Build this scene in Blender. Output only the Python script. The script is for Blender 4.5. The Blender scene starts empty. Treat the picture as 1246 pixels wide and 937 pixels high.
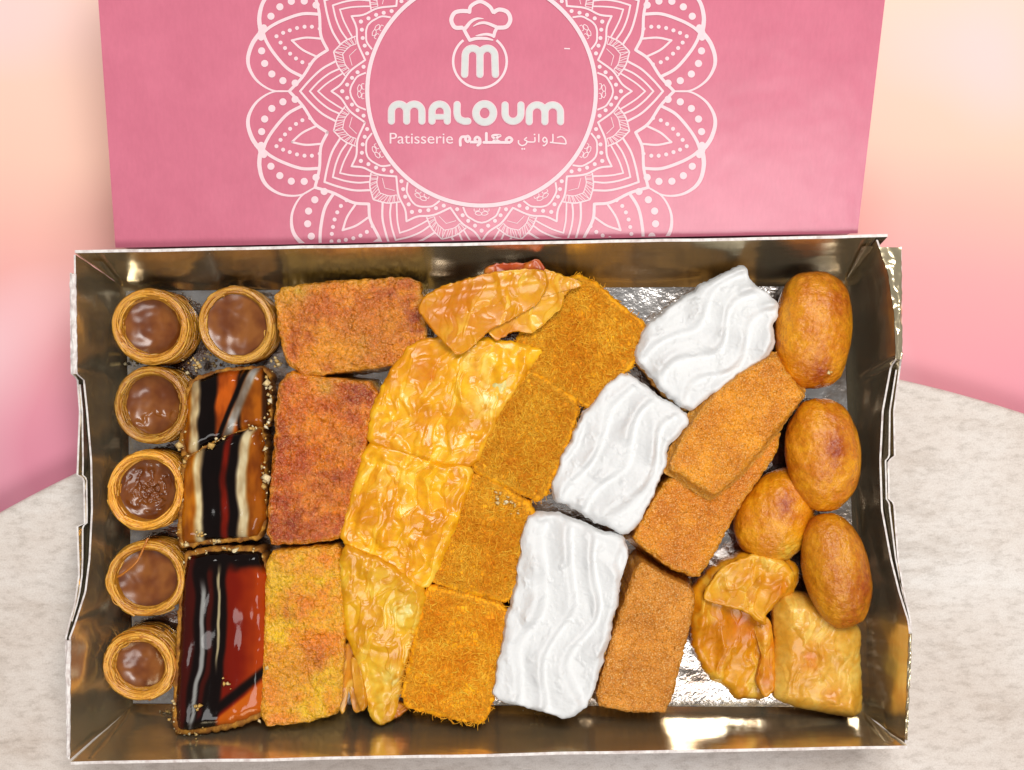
import bpy, math, random
import numpy as np

# ------------------------------------------------------------------ camera, world, lights
SC = bpy.context.scene
COL = SC.collection
F = 1480.0            # focal length in photo pixels (photo is 1246 x 937)
H = 0.492             # camera height over the tray floor (m)
CX, CY = 623.0, 468.5

cam_d = bpy.data.cameras.new('camera')
cam_d.sensor_width = 36.0
cam_d.lens = 36.0 * F / 1246.0
cam_d.clip_start = 0.01
cam_d.clip_end = 50
cam = bpy.data.objects.new('camera', cam_d)
cam.location = (0, 0, H)
COL.objects.link(cam)
SC.camera = cam

w = bpy.data.worlds.new('World')
SC.world = w
w.use_nodes = True
w.node_tree.nodes['Background'].inputs[0].default_value = (1.0, 0.97, 0.94, 1)
w.node_tree.nodes['Background'].inputs[1].default_value = 0.24


def area(name, loc, target, sx, sy, power, col):
    d = bpy.data.lights.new(name, 'AREA')
    d.shape = 'RECTANGLE'
    d.size, d.size_y = sx, sy
    d.energy = power
    d.color = col
    o = bpy.data.objects.new(name, d)
    o.location = loc
    v = np.array(target, float) - np.array(loc, float)
    from mathutils import Vector
    o.rotation_euler = Vector(v).to_track_quat('-Z', 'Y').to_euler()
    COL.objects.link(o)
    return o


area('key_softbox', (0.17, 0.52, 1.12), (0.0, 0.0, 0), 0.60, 0.42, 11.2, (1.0, 0.97, 0.93))
area('front_softbox', (0.16, -0.62, 1.10), (0.0, -0.02, 0), 0.75, 0.40, 7.0, (1.0, 0.97, 0.94))

vs = SC.view_settings
vs.view_transform = 'Standard'
vs.look = 'None'
vs.exposure = 0.0
vs.gamma = 1.0
vs.use_curve_mapping = False
SC.cycles.max_bounces = 8
SC.cycles.caustics_reflective = False
SC.cycles.caustics_refractive = False

ZK = 0.8               # pastry heights below are multiplied by this
random.seed(5)
RNG = np.random.default_rng(11)

# ------------------------------------------------------------------ helpers


def W(px, py, z):
    """photo pixel on the horizontal plane z -> world"""
    px, py, z = np.broadcast_arrays(np.asarray(px, float), np.asarray(py, float), np.asarray(z, float))
    d = H - z
    return np.stack([(px - CX) / F * d, (CY - py) / F * d, z], -1)


def lin(c):
    c = np.asarray(c, float) / 255.0
    return np.where(c <= 0.04045, c / 12.92, ((c + 0.055) / 1.055) ** 2.4)


def L4(r, g, b):
    return tuple(lin((r, g, b))) + (1.0,)


def _hash(ix, iy, seed):
    h = (ix.astype(np.int64) * 374761393 + iy.astype(np.int64) * 668265263 + seed * 2147483647) & 0xffffffff
    h = ((h ^ (h >> 13)) * 1274126177) & 0xffffffff
    return ((h ^ (h >> 16)) & 0xffff) / 65535.0


def noise(x, y, seed=0):
    x = np.asarray(x, float); y = np.asarray(y, float)
    ix = np.floor(x); iy = np.floor(y)
    fx = x - ix; fy = y - iy
    ux = fx * fx * fx * (fx * (fx * 6 - 15) + 10); uy = fy * fy * fy * (fy * (fy * 6 - 15) + 10)

    def g(dx, dy):
        a = _hash(ix + dx, iy + dy, seed) * 2 * math.pi
        return np.cos(a) * (fx - dx) + np.sin(a) * (fy - dy)
    n0 = g(0, 0) * (1 - ux) + g(1, 0) * ux
    n1 = g(0, 1) * (1 - ux) + g(1, 1) * ux
    return (n0 * (1 - uy) + n1 * uy) * 1.5


def fbm(x, y, s, oct=4, seed=0, gain=0.5):
    """s = feature size, result about -1..1"""
    v = 0; a = 1.0; t = 0
    for i in range(oct):
        v = v + a * noise(np.asarray(x) / s, np.asarray(y) / s, seed + i * 17)
        t += a; a *= gain; s = s / 2.03
    return v / t * 1.4


def sm(a, b, x):
    t = np.clip((np.asarray(x, float) - a) / (b - a), 0, 1)
    return t * t * (3 - 2 * t)


def mix(a, b, t):
    a = np.asarray(a, float); b = np.asarray(b, float)
    t = np.asarray(t)[..., None]
    return a * (1 - t) + b * t


def mesh_obj(name, verts, faces, mat, parent=None, col=None, origin=None, smooth=True):
    verts = np.asarray(verts, float)
    if origin is None:
        origin = np.array([(verts[:, 0].min() + verts[:, 0].max()) / 2, (verts[:, 1].min() + verts[:, 1].max()) / 2, verts[:, 2].min()])
    origin = np.asarray(origin, float)
    me = bpy.data.meshes.new(name)
    me.from_pydata((verts - origin).tolist(), [], faces if isinstance(faces, list) else faces.tolist())
    me.update()
    if smooth:
        me.polygons.foreach_set('use_smooth', np.ones(len(me.polygons), bool))
    if col is not None:
        a = me.color_attributes.new('Col', 'FLOAT_COLOR', 'POINT')
        c = np.ones((len(verts), 4)); c[:, :3] = lin(np.clip(col, 0, 255))
        a.data.foreach_set('color', c.ravel())
    me.materials.append(mat)
    o = bpy.data.objects.new(name, me)
    COL.objects.link(o)
    if parent is not None:
        o.parent = parent
        o.location = origin - np.array(parent.location)
    else:
        o.location = origin
    return o


def thing(name, label, cat, loc, group=None):
    o = bpy.data.objects.new(name, None)
    o.empty_display_size = 0.01
    o.location = tuple(float(v) for v in loc)
    o['label'] = label; o['category'] = cat
    if group:
        o['group'] = group
    COL.objects.link(o)
    return o


def grid_faces(n, m, wrap=False, off=0):
    """n rows, m cols"""
    f = []
    mm = m if wrap else m - 1
    i, j = np.meshgrid(np.arange(n - 1), np.arange(mm), indexing='ij')
    j2 = (j + 1) % m
    a = i * m + j; b = i * m + j2; c = (i + 1) * m + j2; d = (i + 1) * m + j
    return (np.stack([a, b, c, d], -1).reshape(-1, 4) + off)


def resample(pts, N, smooth=2):
    p = np.asarray(pts, float)
    for _ in range(smooth):
        q = np.roll(p, -1, 0)
        p = np.stack([p * 0.86 + q * 0.14, p * 0.14 + q * 0.86], 1).reshape(-1, 2)
    q = np.vstack([p, p[:1]])
    s = np.concatenate([[0], np.cumsum(np.hypot(*np.diff(q, axis=0).T))])
    t = np.linspace(0, s[-1], N, endpoint=False)
    return np.stack([np.interp(t, s, q[:, 0]), np.interp(t, s, q[:, 1])], -1)


def blob(name, outline, ztop, zbot, mat, parent=None, hfun=None, cfun=None, sidecol=None, edge=0.003, ragged=1.0,
         rsize=9, N=300, R=56, K=7, flare=0.0, under=0.35, seed=0, smooth=2, center=None, sidenoise=1.6, ezmin=0.0, grow=2.0):
    if callable(ztop):
        zt_in = ztop
        ztop = lambda x, y: zt_in(x, y) * ZK
    else:
        ztop = ztop * ZK
    zbot = zbot * ZK
    """A solid slab whose top face follows a star-shaped outline (photo px on its top plane)."""
    out = resample(outline, N, smooth)
    nrm = np.roll(out, -1, 0) - np.roll(out, 1, 0)
    nrm = np.stack([nrm[:, 1], -nrm[:, 0]], -1); nrm /= np.linalg.norm(nrm, axis=1, keepdims=True) + 1e-9
    area2 = np.sum(out[:, 0] * np.roll(out[:, 1], -1) - np.roll(out[:, 0], -1) * out[:, 1])
    if area2 < 0:
        nrm = -nrm
    rag = fbm(out[:, 0], out[:, 1], rsize, 3, seed + 3)
    out = out + nrm * (rag * ragged + grow)[:, None]
    c = out.mean(0) if center is None else np.asarray(center, float)
    s = np.linspace(0, 1, R)
    t = 1 - (1 - s) ** 1.25
    P = c + t[:, None, None] * (out - c)[None]           # R,N,2
    flat = P.reshape(-1, 2)
    d = np.full(len(flat), 1e9)
    for k0 in range(0, N, 60):
        dd = np.hypot(flat[:, None, 0] - out[None, k0:k0 + 60, 0], flat[:, None, 1] - out[None, k0:k0 + 60, 1]).min(1)
        d = np.minimum(d, dd)
    zt = ztop(flat[:, 0], flat[:, 1]) if callable(ztop) else np.full(len(flat), float(ztop))
    zm = float(zt.mean())
    mpp = (H - zm) / F
    dm = d * mpp
    q = 1 - np.clip(dm / edge, 0, 1)
    z = zt - edge * (1 - np.sqrt(np.clip(1 - q * q, 0, 1)))
    if hfun is not None:
        z = z + hfun(flat[:, 0], flat[:, 1]) * sm(0, edge * 1.2, dm) + ezmin
    top = W(flat[:, 0], flat[:, 1], zt)
    top[:, 2] = z
    col = cfun(flat[:, 0], flat[:, 1], d) if cfun is not None else None
    # sides
    ring = top.reshape(R, N, 3)[-1]
    cw = W(c[0], c[1], zm)
    cw_ = np.array([cw[0], cw[1]])
    rows = []; cols = []
    zb = zbot
    ang = np.arange(N)
    for k in range(1, K + 1):
        f = k / K
        dirn = ring[:, :2] - cw_
        rr = np.linalg.norm(dirn, axis=1, keepdims=True)
        bulge = flare * math.sin(f * math.pi * 0.8) - under * 0.004 * f * f
        nz = fbm(ang * 0.9 + 31 * seed, np.full(N, k * 3.1), 5, 3, seed + 9) * sidenoise * mpp
        xy = ring[:, :2] + dirn / rr * (bulge + (nz * math.sin(f * math.pi))[:, None])
        zz = ring[:, 2] * (1 - f) + zb * f
        rows.append(np.column_stack([xy, zz]))
        if col is not None:
            base = sidecol(ang, f) if callable(sidecol) else np.tile(np.asarray(sidecol, float), (N, 1))
            mt = sm(0, 0.45, f)
            cols.append(mix(col.reshape(R, N, 3)[-1], base, np.full(N, mt)))
    verts = fit_inside(np.vstack([top] + rows))
    fc = grid_faces(R + K, N, True)
    fc = fc[:, ::-1]
    faces = fc.tolist()
    last = (R + K - 1) * N
    faces.append([last + i for i in range(N)])
    if area2 > 0:
        pass
    else:
        faces = [f[::-1] for f in faces]
    if col is not None:
        col = np.vstack([col] + cols)
    # orientation: make top face up
    v = verts
    f0 = faces[N * (R // 2)]
    nn = np.cross(v[f0[1]] - v[f0[0]], v[f0[2]] - v[f0[0]])
    if nn[2] < 0:
        faces = [f[::-1] for f in faces]
    return mesh_obj(name, verts, faces, mat, parent, col)


def tubes(P, r, sides=3):
    """P: S,K,3 polylines -> verts, faces"""
    S, K, _ = P.shape
    T = np.gradient(P, axis=1)
    T /= np.linalg.norm(T, axis=2, keepdims=True) + 1e-12
    up = np.array([0.13, 0.21, 0.97])
    A = np.cross(T, up); A /= np.linalg.norm(A, axis=2, keepdims=True) + 1e-12
    B = np.cross(T, A)
    r = np.asarray(r, float)
    if r.ndim == 0:
        r = np.full((S, K), float(r))
    elif r.ndim == 1:
        r = np.repeat(r[:, None], K, 1)
    vs_ = []
    for s in range(sides):
        a = 2 * math.pi * s / sides
        vs_.append(P + (A * math.cos(a) + B * math.sin(a)) * r[..., None])
    V = np.stack(vs_, 2)                     # S,K,sides,3
    idx = np.arange(S * K * sides).reshape(S, K, sides)
    a = idx[:, :-1, :]; b = np.roll(idx, -1, 2)[:, :-1, :]
    c = np.roll(idx, -1, 2)[:, 1:, :]; d = idx[:, 1:, :]
    return V.reshape(-1, 3), np.stack([a, b, c, d], -1).reshape(-1, 4)


# ------------------------------------------------------------------ materials
def new_mat(name):
    m = bpy.data.materials.new(name)
    m.use_nodes = True
    nt = m.node_tree
    return m, nt, nt.nodes['Principled BSDF']


def N_(nt, typ, **kw):
    n = nt.nodes.new(typ)
    for k, v in kw.items():
        if k in n.inputs.keys():
            n.inputs[k].default_value = v
        else:
            setattr(n, k, v)
    return n


def tex(nt, scale, detail=4, rough=0.55, kind='noise', stretch=None, dist=0.0):
    tc = nt.nodes.new('ShaderNodeTexCoord')
    src = tc.outputs['Object']
    if stretch is not None:
        mp = nt.nodes.new('ShaderNodeMapping')
        mp.inputs['Scale'].default_value = stretch
        nt.links.new(src, mp.inputs['Vector'])
        src = mp.outputs[0]
    if kind == 'noise':
        n = nt.nodes.new('ShaderNodeTexNoise')
        n.inputs['Detail'].default_value = detail
        n.inputs['Roughness'].default_value = rough
        n.inputs['Distortion'].default_value = dist
        out = n.outputs['Fac']
    else:
        n = nt.nodes.new('ShaderNodeTexVoronoi')
        out = n.outputs['Distance']
    n.inputs['Scale'].default_value = scale
    nt.links.new(src, n.inputs['Vector'])
    return out


def ramp(nt, src, stops, interp='LINEAR'):
    r = nt.nodes.new('ShaderNodeValToRGB')
    e = r.color_ramp.elements
    r.color_ramp.interpolation = interp
    while len(e) < len(stops):
        e.new(0.5)
    for k, (p, c) in enumerate(stops):
        e[k].position = p; e[k].color = c
    nt.links.new(src, r.inputs[0])
    return r.outputs[0]


def mixc(nt, a, b, fac, mode='MIX'):
    m = nt.nodes.new('ShaderNodeMix')
    m.data_type = 'RGBA'; m.blend_type = mode
    for v, i in ((fac, 0), (a, 6), (b, 7)):
        if hasattr(v, 'links') or hasattr(v, 'is_linked'):
            nt.links.new(v, m.inputs[i])
        else:
            m.inputs[i].default_value = v
    return m.outputs[2]


def bump(nt, src, dist, strength=1.0, prev=None):
    b = nt.nodes.new('ShaderNodeBump')
    b.inputs['Distance'].default_value = dist
    b.inputs['Strength'].default_value = strength
    nt.links.new(src, b.inputs['Height'])
    if prev is not None:
        nt.links.new(prev, b.inputs['Normal'])
    return b.outputs[0]


def attr(nt):
    a = nt.nodes.new('ShaderNodeAttribute')
    a.attribute_name = 'Col'
    return a.outputs['Color']


def grainy(name, rough, fine, bdist, amp=0.45, spec=0.5, coat=0.0, coat_r=0.15, sss=0.0, light=None, lightamt=0.5, fine2=None):
    m, nt, p = new_mat(name)
    n = tex(nt, fine, 3, 0.6)
    g = ramp(nt, n, [(0.25, (1 - amp,) * 3 + (1,)), (0.5, (1, 1, 1, 1)), (0.75, (1 + amp * 0.5,) * 3 + (1,))])
    c = mixc(nt, attr(nt), g, 1.0, 'MULTIPLY')
    if light is not None:
        v = tex(nt, fine * 1.05, 2, 0.5, stretch=(1, 1.07, 1))
        fac = ramp(nt, v, [(0.54, (0, 0, 0, 1)), (0.68, (lightamt,) * 3 + (1,))])  # pale grain specks, with their sparkle painted into the colour
        c = mixc(nt, c, light, fac)
    nt.links.new(c, p.inputs['Base Color'])
    p.inputs['Roughness'].default_value = rough
    p.inputs['Specular IOR Level'].default_value = spec
    p.inputs['Coat Weight'].default_value = coat
    p.inputs['Coat Roughness'].default_value = coat_r
    if sss:
        p.inputs['Subsurface Weight'].default_value = sss
        p.inputs['Subsurface Radius'].default_value = (1.0, 0.5, 0.2)
        p.inputs['Subsurface Scale'].default_value = 0.002
    b = bump(nt, n, bdist)
    if fine2:
        b = bump(nt, tex(nt, fine2, 2, 0.5), bdist * fine / fine2 * 0.8, 1.0, b)
    nt.links.new(b, p.inputs['Normal'])
    if coat:
        nt.links.new(b, p.inputs['Coat Normal'])
    return m


M = {}
M['semolina'] = grainy('toasted_semolina', 0.22, 1350, 0.0009, 0.26, 0.65, 0.55, 0.08, light=L4(255, 206, 120), lightamt=0.3, fine2=380)
M['syrup_cake'] = grainy('sugared_syrup_cake', 0.32, 1700, 0.0006, 0.34, 0.4, 0.2, 0.2, light=L4(255, 222, 150), lightamt=0.5, fine2=500)
M['shred'] = grainy('shredded_dough', 0.5, 1300, 0.0003, 0.2, 0.2)
M['fritter'] = grainy('fried_dough', 0.33, 1300, 0.00030, 0.24, 0.45, 0.25, 0.16, fine2=300)
M['phyllo'] = grainy('buttered_phyllo', 0.3, 420, 0.00006, 0.12, 0.4, 0.22, 0.14, fine2=1800, sss=0.2)
M['baklava'] = grainy('syrupy_baklava', 0.36, 500, 0.00008, 0.16, 0.4, 0.16, 0.18, fine2=1800, sss=0.2)
M['glaze'] = grainy('glossy_glaze', 0.08, 160, 0.00005, 0.04, 0.22, 0.1, 0.04)
M['crumb'] = grainy('cake_crumb', 0.7, 1400, 0.0004, 0.4, 0.3)
M['chocolate'] = grainy('milk_chocolate', 0.26, 120, 0.00005, 0.06, 0.5, 0.25, 0.2)
M['nest'] = grainy('crisp_nest_strand', 0.3, 1500, 0.0001, 0.25, 0.55, 0.25, 0.2)

m, nt, p = new_mat('whipped_cream')
p.inputs['Base Color'].default_value = (0.765, 0.77, 0.77, 1)
p.inputs['Roughness'].default_value = 0.58
p.inputs['Subsurface Weight'].default_value = 0.1
p.inputs['Subsurface Radius'].default_value = (1, 0.9, 0.8)
p.inputs['Subsurface Scale'].default_value = 0.0012
b = bump(nt, tex(nt, 420, 4, 0.6), 0.00028)
b = bump(nt, tex(nt, 2200, 2, 0.5), 0.00006, 1, b)
nt.links.new(b, p.inputs['Normal'])
M['cream'] = m


def foil(name, stretch, base=(0.90, 0.77, 0.52, 1)):  # silver foil; warm base colour paints in the gold reflections of the pastries
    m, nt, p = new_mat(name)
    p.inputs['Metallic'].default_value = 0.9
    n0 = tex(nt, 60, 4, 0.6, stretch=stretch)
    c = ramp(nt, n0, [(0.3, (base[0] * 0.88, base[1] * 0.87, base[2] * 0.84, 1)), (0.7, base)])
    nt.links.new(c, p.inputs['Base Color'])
    p.inputs['Roughness'].default_value = 0.2
    b = bump(nt, tex(nt, 40, 3, 0.5, stretch=stretch, dist=0.4), 0.0007)
    b = bump(nt, tex(nt, 900, 2, 0.5, stretch=stretch), 0.00003, 1, b)
    nt.links.new(b, p.inputs['Normal'])
    return m


M['foil_x'] = foil('reflection_tinted_foil', (0.25, 1.0, 1.0))
M['foil_y'] = foil('reflection_tinted_foil_side', (1.0, 0.25, 1.0))

m, nt, p = new_mat('crumpled_foil_floor')
p.inputs['Metallic'].default_value = 1.0
nt.links.new(ramp(nt, tex(nt, 55, 5, 0.65), [(0.36, (0.34, 0.27, 0.22, 1)), (0.56, (0.72, 0.69, 0.67, 1))]), p.inputs['Base Color'])
p.inputs['Roughness'].default_value = 0.16
b = bump(nt, tex(nt, 90, 4, 0.6), 0.0006)
b = bump(nt, tex(nt, 500, 3, 0.6, stretch=(1, 0.15, 1)), 0.00004, 1, b)
nt.links.new(b, p.inputs['Normal'])
M['foil_floor'] = m

m, nt, p = new_mat('white_board_edge')
n = tex(nt, 400, 3)
nt.links.new(ramp(nt, n, [(0.3, L4(200, 185, 180)), (0.6, L4(236, 230, 226))]), p.inputs['Base Color'])
p.inputs['Roughness'].default_value = 0.5
M['edge'] = m

m, nt, p = new_mat('purple_grey_board_back')
p.inputs['Base Color'].default_value = L4(120, 95, 110)
p.inputs['Roughness'].default_value = 0.5
M['board_back'] = m

# pink lid
m, nt, p = new_mat('pink_laminated_card')
n = tex(nt, 60, 5, 0.6)
n2 = tex(nt, 900, 2, 0.6, stretch=(1, 0.08, 1))
c = ramp(nt, n, [(0.3, L4(208, 113, 136)), (0.7, L4(216, 120, 143))])
c2 = ramp(nt, n2, [(0.35, (0.975, 0.975, 0.975, 1)), (0.65, (1.015, 1.015, 1.015, 1))])
nt.links.new(mixc(nt, c, c2, 1.0, 'MULTIPLY'), p.inputs['Base Color'])
p.inputs['Roughness'].default_value = 0.23
b = bump(nt, tex(nt, 25, 3, 0.5), 0.0006)
b = bump(nt, n2, 0.000012, 1, b)
nt.links.new(b, p.inputs['Normal'])
M['lid'] = m


def flatm(name, col, rough=0.4):
    m, nt, p = new_mat(name)
    n = tex(nt, 500, 3, 0.6)
    a = tuple(v * 0.94 for v in col[:3]) + (1,)
    nt.links.new(ramp(nt, n, [(0.35, a), (0.65, col)]), p.inputs['Base Color'])
    p.inputs['Roughness'].default_value = rough
    return m


M['print'] = flatm('pale_print', L4(244, 214, 220))
M['print_silver'] = flatm('silver_print', L4(214, 216, 214))
M['print_rim'] = flatm('print_outline', L4(246, 205, 214))

# stone tabletop
m, nt, p = new_mat('pale_stone')
n = tex(nt, 11, 6, 0.6, stretch=(0.6, 1.2, 1), dist=0.4)
n2 = tex(nt, 34, 9, 0.74, stretch=(0.4, 1.0, 1), dist=0.3)
n3 = tex(nt, 330, 5, 0.72, stretch=(0.45, 1.0, 1))
n4 = tex(nt, 1500, 3, 0.6)
c = ramp(nt, n, [(0.34, L4(218, 205, 194)), (0.5, L4(230, 221, 213)), (0.66, L4(238, 233, 228))])
veins = ramp(nt, n2, [(0.30, L4(128, 114, 100)), (0.385, L4(206, 196, 186)), (0.47, (1, 1, 1, 1))])
c = mixc(nt, c, veins, 0.32, 'MULTIPLY')
sp = ramp(nt, n3, [(0.30, L4(168, 158, 148)), (0.5, L4(244, 240, 238)), (0.65, (1, 1, 1, 1))])
c = mixc(nt, c, sp, 0.45, 'MULTIPLY')
c = mixc(nt, c, ramp(nt, n4, [(0.35, (0.86, 0.85, 0.84, 1)), (0.6, (1, 1, 1, 1))]), 0.8, 'MULTIPLY')
nt.links.new(c, p.inputs['Base Color'])
p.inputs['Roughness'].default_value = 0.62
b = bump(nt, n2, 0.0006)
b = bump(nt, n3, 0.00015, 1, b)
nt.links.new(b, p.inputs['Normal'])
M['stone'] = m

# backdrop: a dyed ombre sheet, peach to pink
m, nt, p = new_mat('ombre_backdrop')
tc = nt.nodes.new('ShaderNodeTexCoord')
sep = nt.nodes.new('ShaderNodeSeparateXYZ')
nt.links.new(tc.outputs['Object'], sep.inputs[0])
nz = tex(nt, 7, 2, 0.4, stretch=(0.7, 1.0, 1))
ma = nt.nodes.new('ShaderNodeMath'); ma.operation = 'MULTIPLY_ADD'
nt.links.new(nz, ma.inputs[0]); ma.inputs[1].default_value = 0.07
nt.links.new(sep.outputs['Y'], ma.inputs[2])
mr = nt.nodes.new('ShaderNodeMapRange')
nt.links.new(ma.outputs[0], mr.inputs[0])
mr.inputs[1].default_value = -0.06 + 0.035; mr.inputs[2].default_value = 0.17 + 0.035
c = ramp(nt, mr.outputs[0], [(0.0, L4(206, 128, 152)), (0.2, L4(226, 146, 164)), (0.42, L4(240, 168, 170)),
                             (0.58, L4(246, 186, 174)), (0.72, L4(248, 204, 184)), (1.0, L4(249, 216, 198))])
nz2 = tex(nt, 11, 1, 0.3)
c = mixc(nt, c, L4(250, 214, 220), ramp(nt, nz2, [(0.55, (0, 0, 0, 1)), (0.8, (0.7, 0.7, 0.7, 1))]))
nt.links.new(c, p.inputs['Base Color'])
p.inputs['Roughness'].default_value = 0.75
M['backdrop'] = m

# ------------------------------------------------------------------ setting
ZB = -0.0195          # backdrop level
ZS = -0.0016          # stone top
n = 40
gx, gy = np.meshgrid(np.linspace(-2.5, 2.5, n), np.linspace(-2.5, 2.5, n))
o = mesh_obj('backdrop', np.column_stack([gx.ravel(), gy.ravel(), np.full(n * n, ZB)]), grid_faces(n, n), M['backdrop'], origin=(0, 0, ZB))
o['kind'] = 'structure'

# round stone slab: circle through the edge points seen left and right
ep = W(np.array([0, 45, 90, 1095, 1165, 1246]), np.array([625, 598, 573, 463, 479, 500]), ZS)
A_ = np.column_stack([2 * ep[:, 0], 2 * ep[:, 1], np.ones(6)])
sol = np.linalg.lstsq(A_, (ep[:, :2] ** 2).sum(1), rcond=None)[0]
scx, scy = sol[:2]; srad = math.sqrt(sol[2] + scx ** 2 + scy ** 2)
th = np.linspace(0, 2 * math.pi, 400, endpoint=False)
prof = [(0.0, ZS)] + [(srad * k / 8, ZS) for k in range(1, 8)] + [(srad - 0.003, ZS), (srad - 0.0012, ZS - 0.0005), (srad - 0.0003, ZS - 0.0014),
        (srad, ZS - 0.003), (srad, ZB + 0.003), (srad - 0.002, ZB + 0.0004), (srad * 0.3, ZB + 0.0004)]
v = []
for r, z in prof:
    v.append(np.column_stack([scx + r * np.cos(th), scy + r * np.sin(th), np.full(400, z)]))
o = mesh_obj('stone_tabletop', np.vstack(v), grid_faces(len(prof), 400, True)[:, ::-1], M['stone'], origin=(scx, scy, ZS), smooth=True)
o['kind'] = 'structure'

# ------------------------------------------------------------------ tray
tray = thing('pastry_tray', 'open rectangular silver foil cardboard tray filled with mixed pastries', 'tray', (-0.008, -0.045, ZS + 0.0002))
ZR = 0.034

FBL, FBR, FFR, FFL = (147, 347), (1031, 341), (1052, 868), (156, 863)
RBL, RBR, RFR, RFL = (91, 308), (1080, 289), (1104, 907), (86, 927)


def lerp(a, b, t):
    a = np.asarray(a, float); b = np.asarray(b, float); t = np.asarray(t)[:, None]
    return a * (1 - t) + b * t


def sheet_solid(name, G, nrm, thick, mat, parent, edge_mat=None, back_mat=None):
    """G: n,m,3 grid, thickened along nrm (unit). Rim faces get edge_mat."""
    n, m_, _ = G.shape
    Bk = G + np.asarray(nrm)[None, None] * thick
    v = np.vstack([G.reshape(-1, 3), Bk.reshape(-1, 3)])
    f = grid_faces(n, m_)
    f2 = grid_faces(n, m_, off=n * m_)[:, ::-1]
    idx = np.arange(n * m_).reshape(n, m_)
    loop = np.concatenate([idx[0, :-1], idx[:-1, -1], idx[-1, :0:-1], idx[:0:-1, 0]])
    l2 = np.roll(loop, -1)
    e = np.stack([loop, loop + n * m_, l2 + n * m_, l2], -1)
    o = mesh_obj(name, v, np.vstack([f, f2, e]), mat, parent, smooth=False)
    me = o.data
    if edge_mat is not None:
        me.materials.append(edge_mat)
        me.materials.append(back_mat or mat)
        mi = np.zeros(len(me.polygons), np.int32)
        mi[len(f):len(f) + len(f2)] = 2
        mi[len(f) + len(f2):] = 1
        me.polygons.foreach_set('material_index', mi)
    sm_ = np.ones(len(me.polygons), bool); sm_[len(f) + len(f2):] = False
    me.polygons.foreach_set('use_smooth', sm_)
    # consistent outward normals
    import bmesh
    bm = bmesh.new(); bm.from_mesh(me); bmesh.ops.recalc_face_normals(bm, faces=bm.faces)
    for e_ in bm.edges:
        if len(e_.link_faces) == 2 and e_.link_faces[0].smooth != e_.link_faces[1].smooth:
            e_.smooth = False
    bm.to_mesh(me); bm.free()
    return o


# floor
n, m_ = 40, 70
uu = np.linspace(0, 1, m_); vv = np.linspace(0, 1, n)
G = np.zeros((n, m_, 3))
for i, t in enumerate(vv):
    a = np.array(FBL) * (1 - t) + np.array(FFL) * t
    b = np.array(FBR) * (1 - t) + np.array(FFR) * t
    q = lerp(a, b, uu)
    G[i] = W(q[:, 0], q[:, 1], 0)
G[..., 2] += fbm(G[..., 0] * 1000, G[..., 1] * 1000, 30, 3, 4) * 0.00012
sheet_solid('tray_floor', G, (0, 0, -1), 0.0012, M['foil_floor'], tray)

# back and front walls
for nm, f0, f1, r0, r1, nv, sd in (('back_wall', FBL, FBR, RBL, RBR, (0, 1, 0), 1), ('front_wall', FFL, FFR, RFL, RFR, (0, -1, 0), 2)):
    uu = np.linspace(0, 1, 80); rows = []
    bot = lerp(f0, f1, uu); top = lerp(r0, r1, uu)
    top[:, 1] += fbm(uu * 100, uu * 0, 18, 3, sd) * 1.3
    bw = W(bot[:, 0], bot[:, 1], 0.0); tw = W(top[:, 0], top[:, 1], ZR)
    for t in np.concatenate([[0.006, 0.03, 0.06, 0.1], np.linspace(0.16, 1, 12)]):
        q = bw * (1 - t) + tw * t
        s = 0.0006 * math.sin(t * math.pi)
        q[:, 1] += fbm(uu * 100, np.full(80, t * 30), 16, 3, sd + 5) * s - nv[1] * 0.0026 * max(0, 1 - t / 0.16) ** 2
        rows.append(q)
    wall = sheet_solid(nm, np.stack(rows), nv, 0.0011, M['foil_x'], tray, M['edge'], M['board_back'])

# side walls (inner sheet, outer sheet with hand cut-out, folded cap)
LI = [(310, 92), (455, 94), (462, 103), (500, 107), (560, 112), (620, 113), (680, 110), (720, 105), (760, 92), (776, 86), (924, 85)]
LO = [(332, 85), (455, 86), (461, 93), (500, 96), (579, 93), (582, 101), (638, 102), (640, 93), (700, 95), (735, 90), (760, 83), (776, 79), (922, 81)]
RI = [(292, 1066), (330, 1080), (380, 1088), (436, 1090), (446, 1083), (500, 1073), (560, 1070), (620, 1072), (680, 1083), (720, 1093), (755, 1104), (770, 1106), (904, 1101)]
RO = [(300, 1097), (430, 1098), (440, 1097), (500, 1089), (556, 1090), (560, 1082), (608, 1083), (612, 1089), (680, 1094), (720, 1101), (755, 1109), (770, 1110), (902, 1104)]


def rimz(py, lst):
    """cut-out height profile"""
    y0, y1 = lst
    dn = sm(y0 - 6, y0 + 10, py); upw = sm(y1 - 75, y1, py)
    return ZR - 0.0095 * dn * (1 - upw) - 0.001 * dn * (1 - upw) * np.sin((py - y0) / (y1 - y0) * math.pi)


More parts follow.
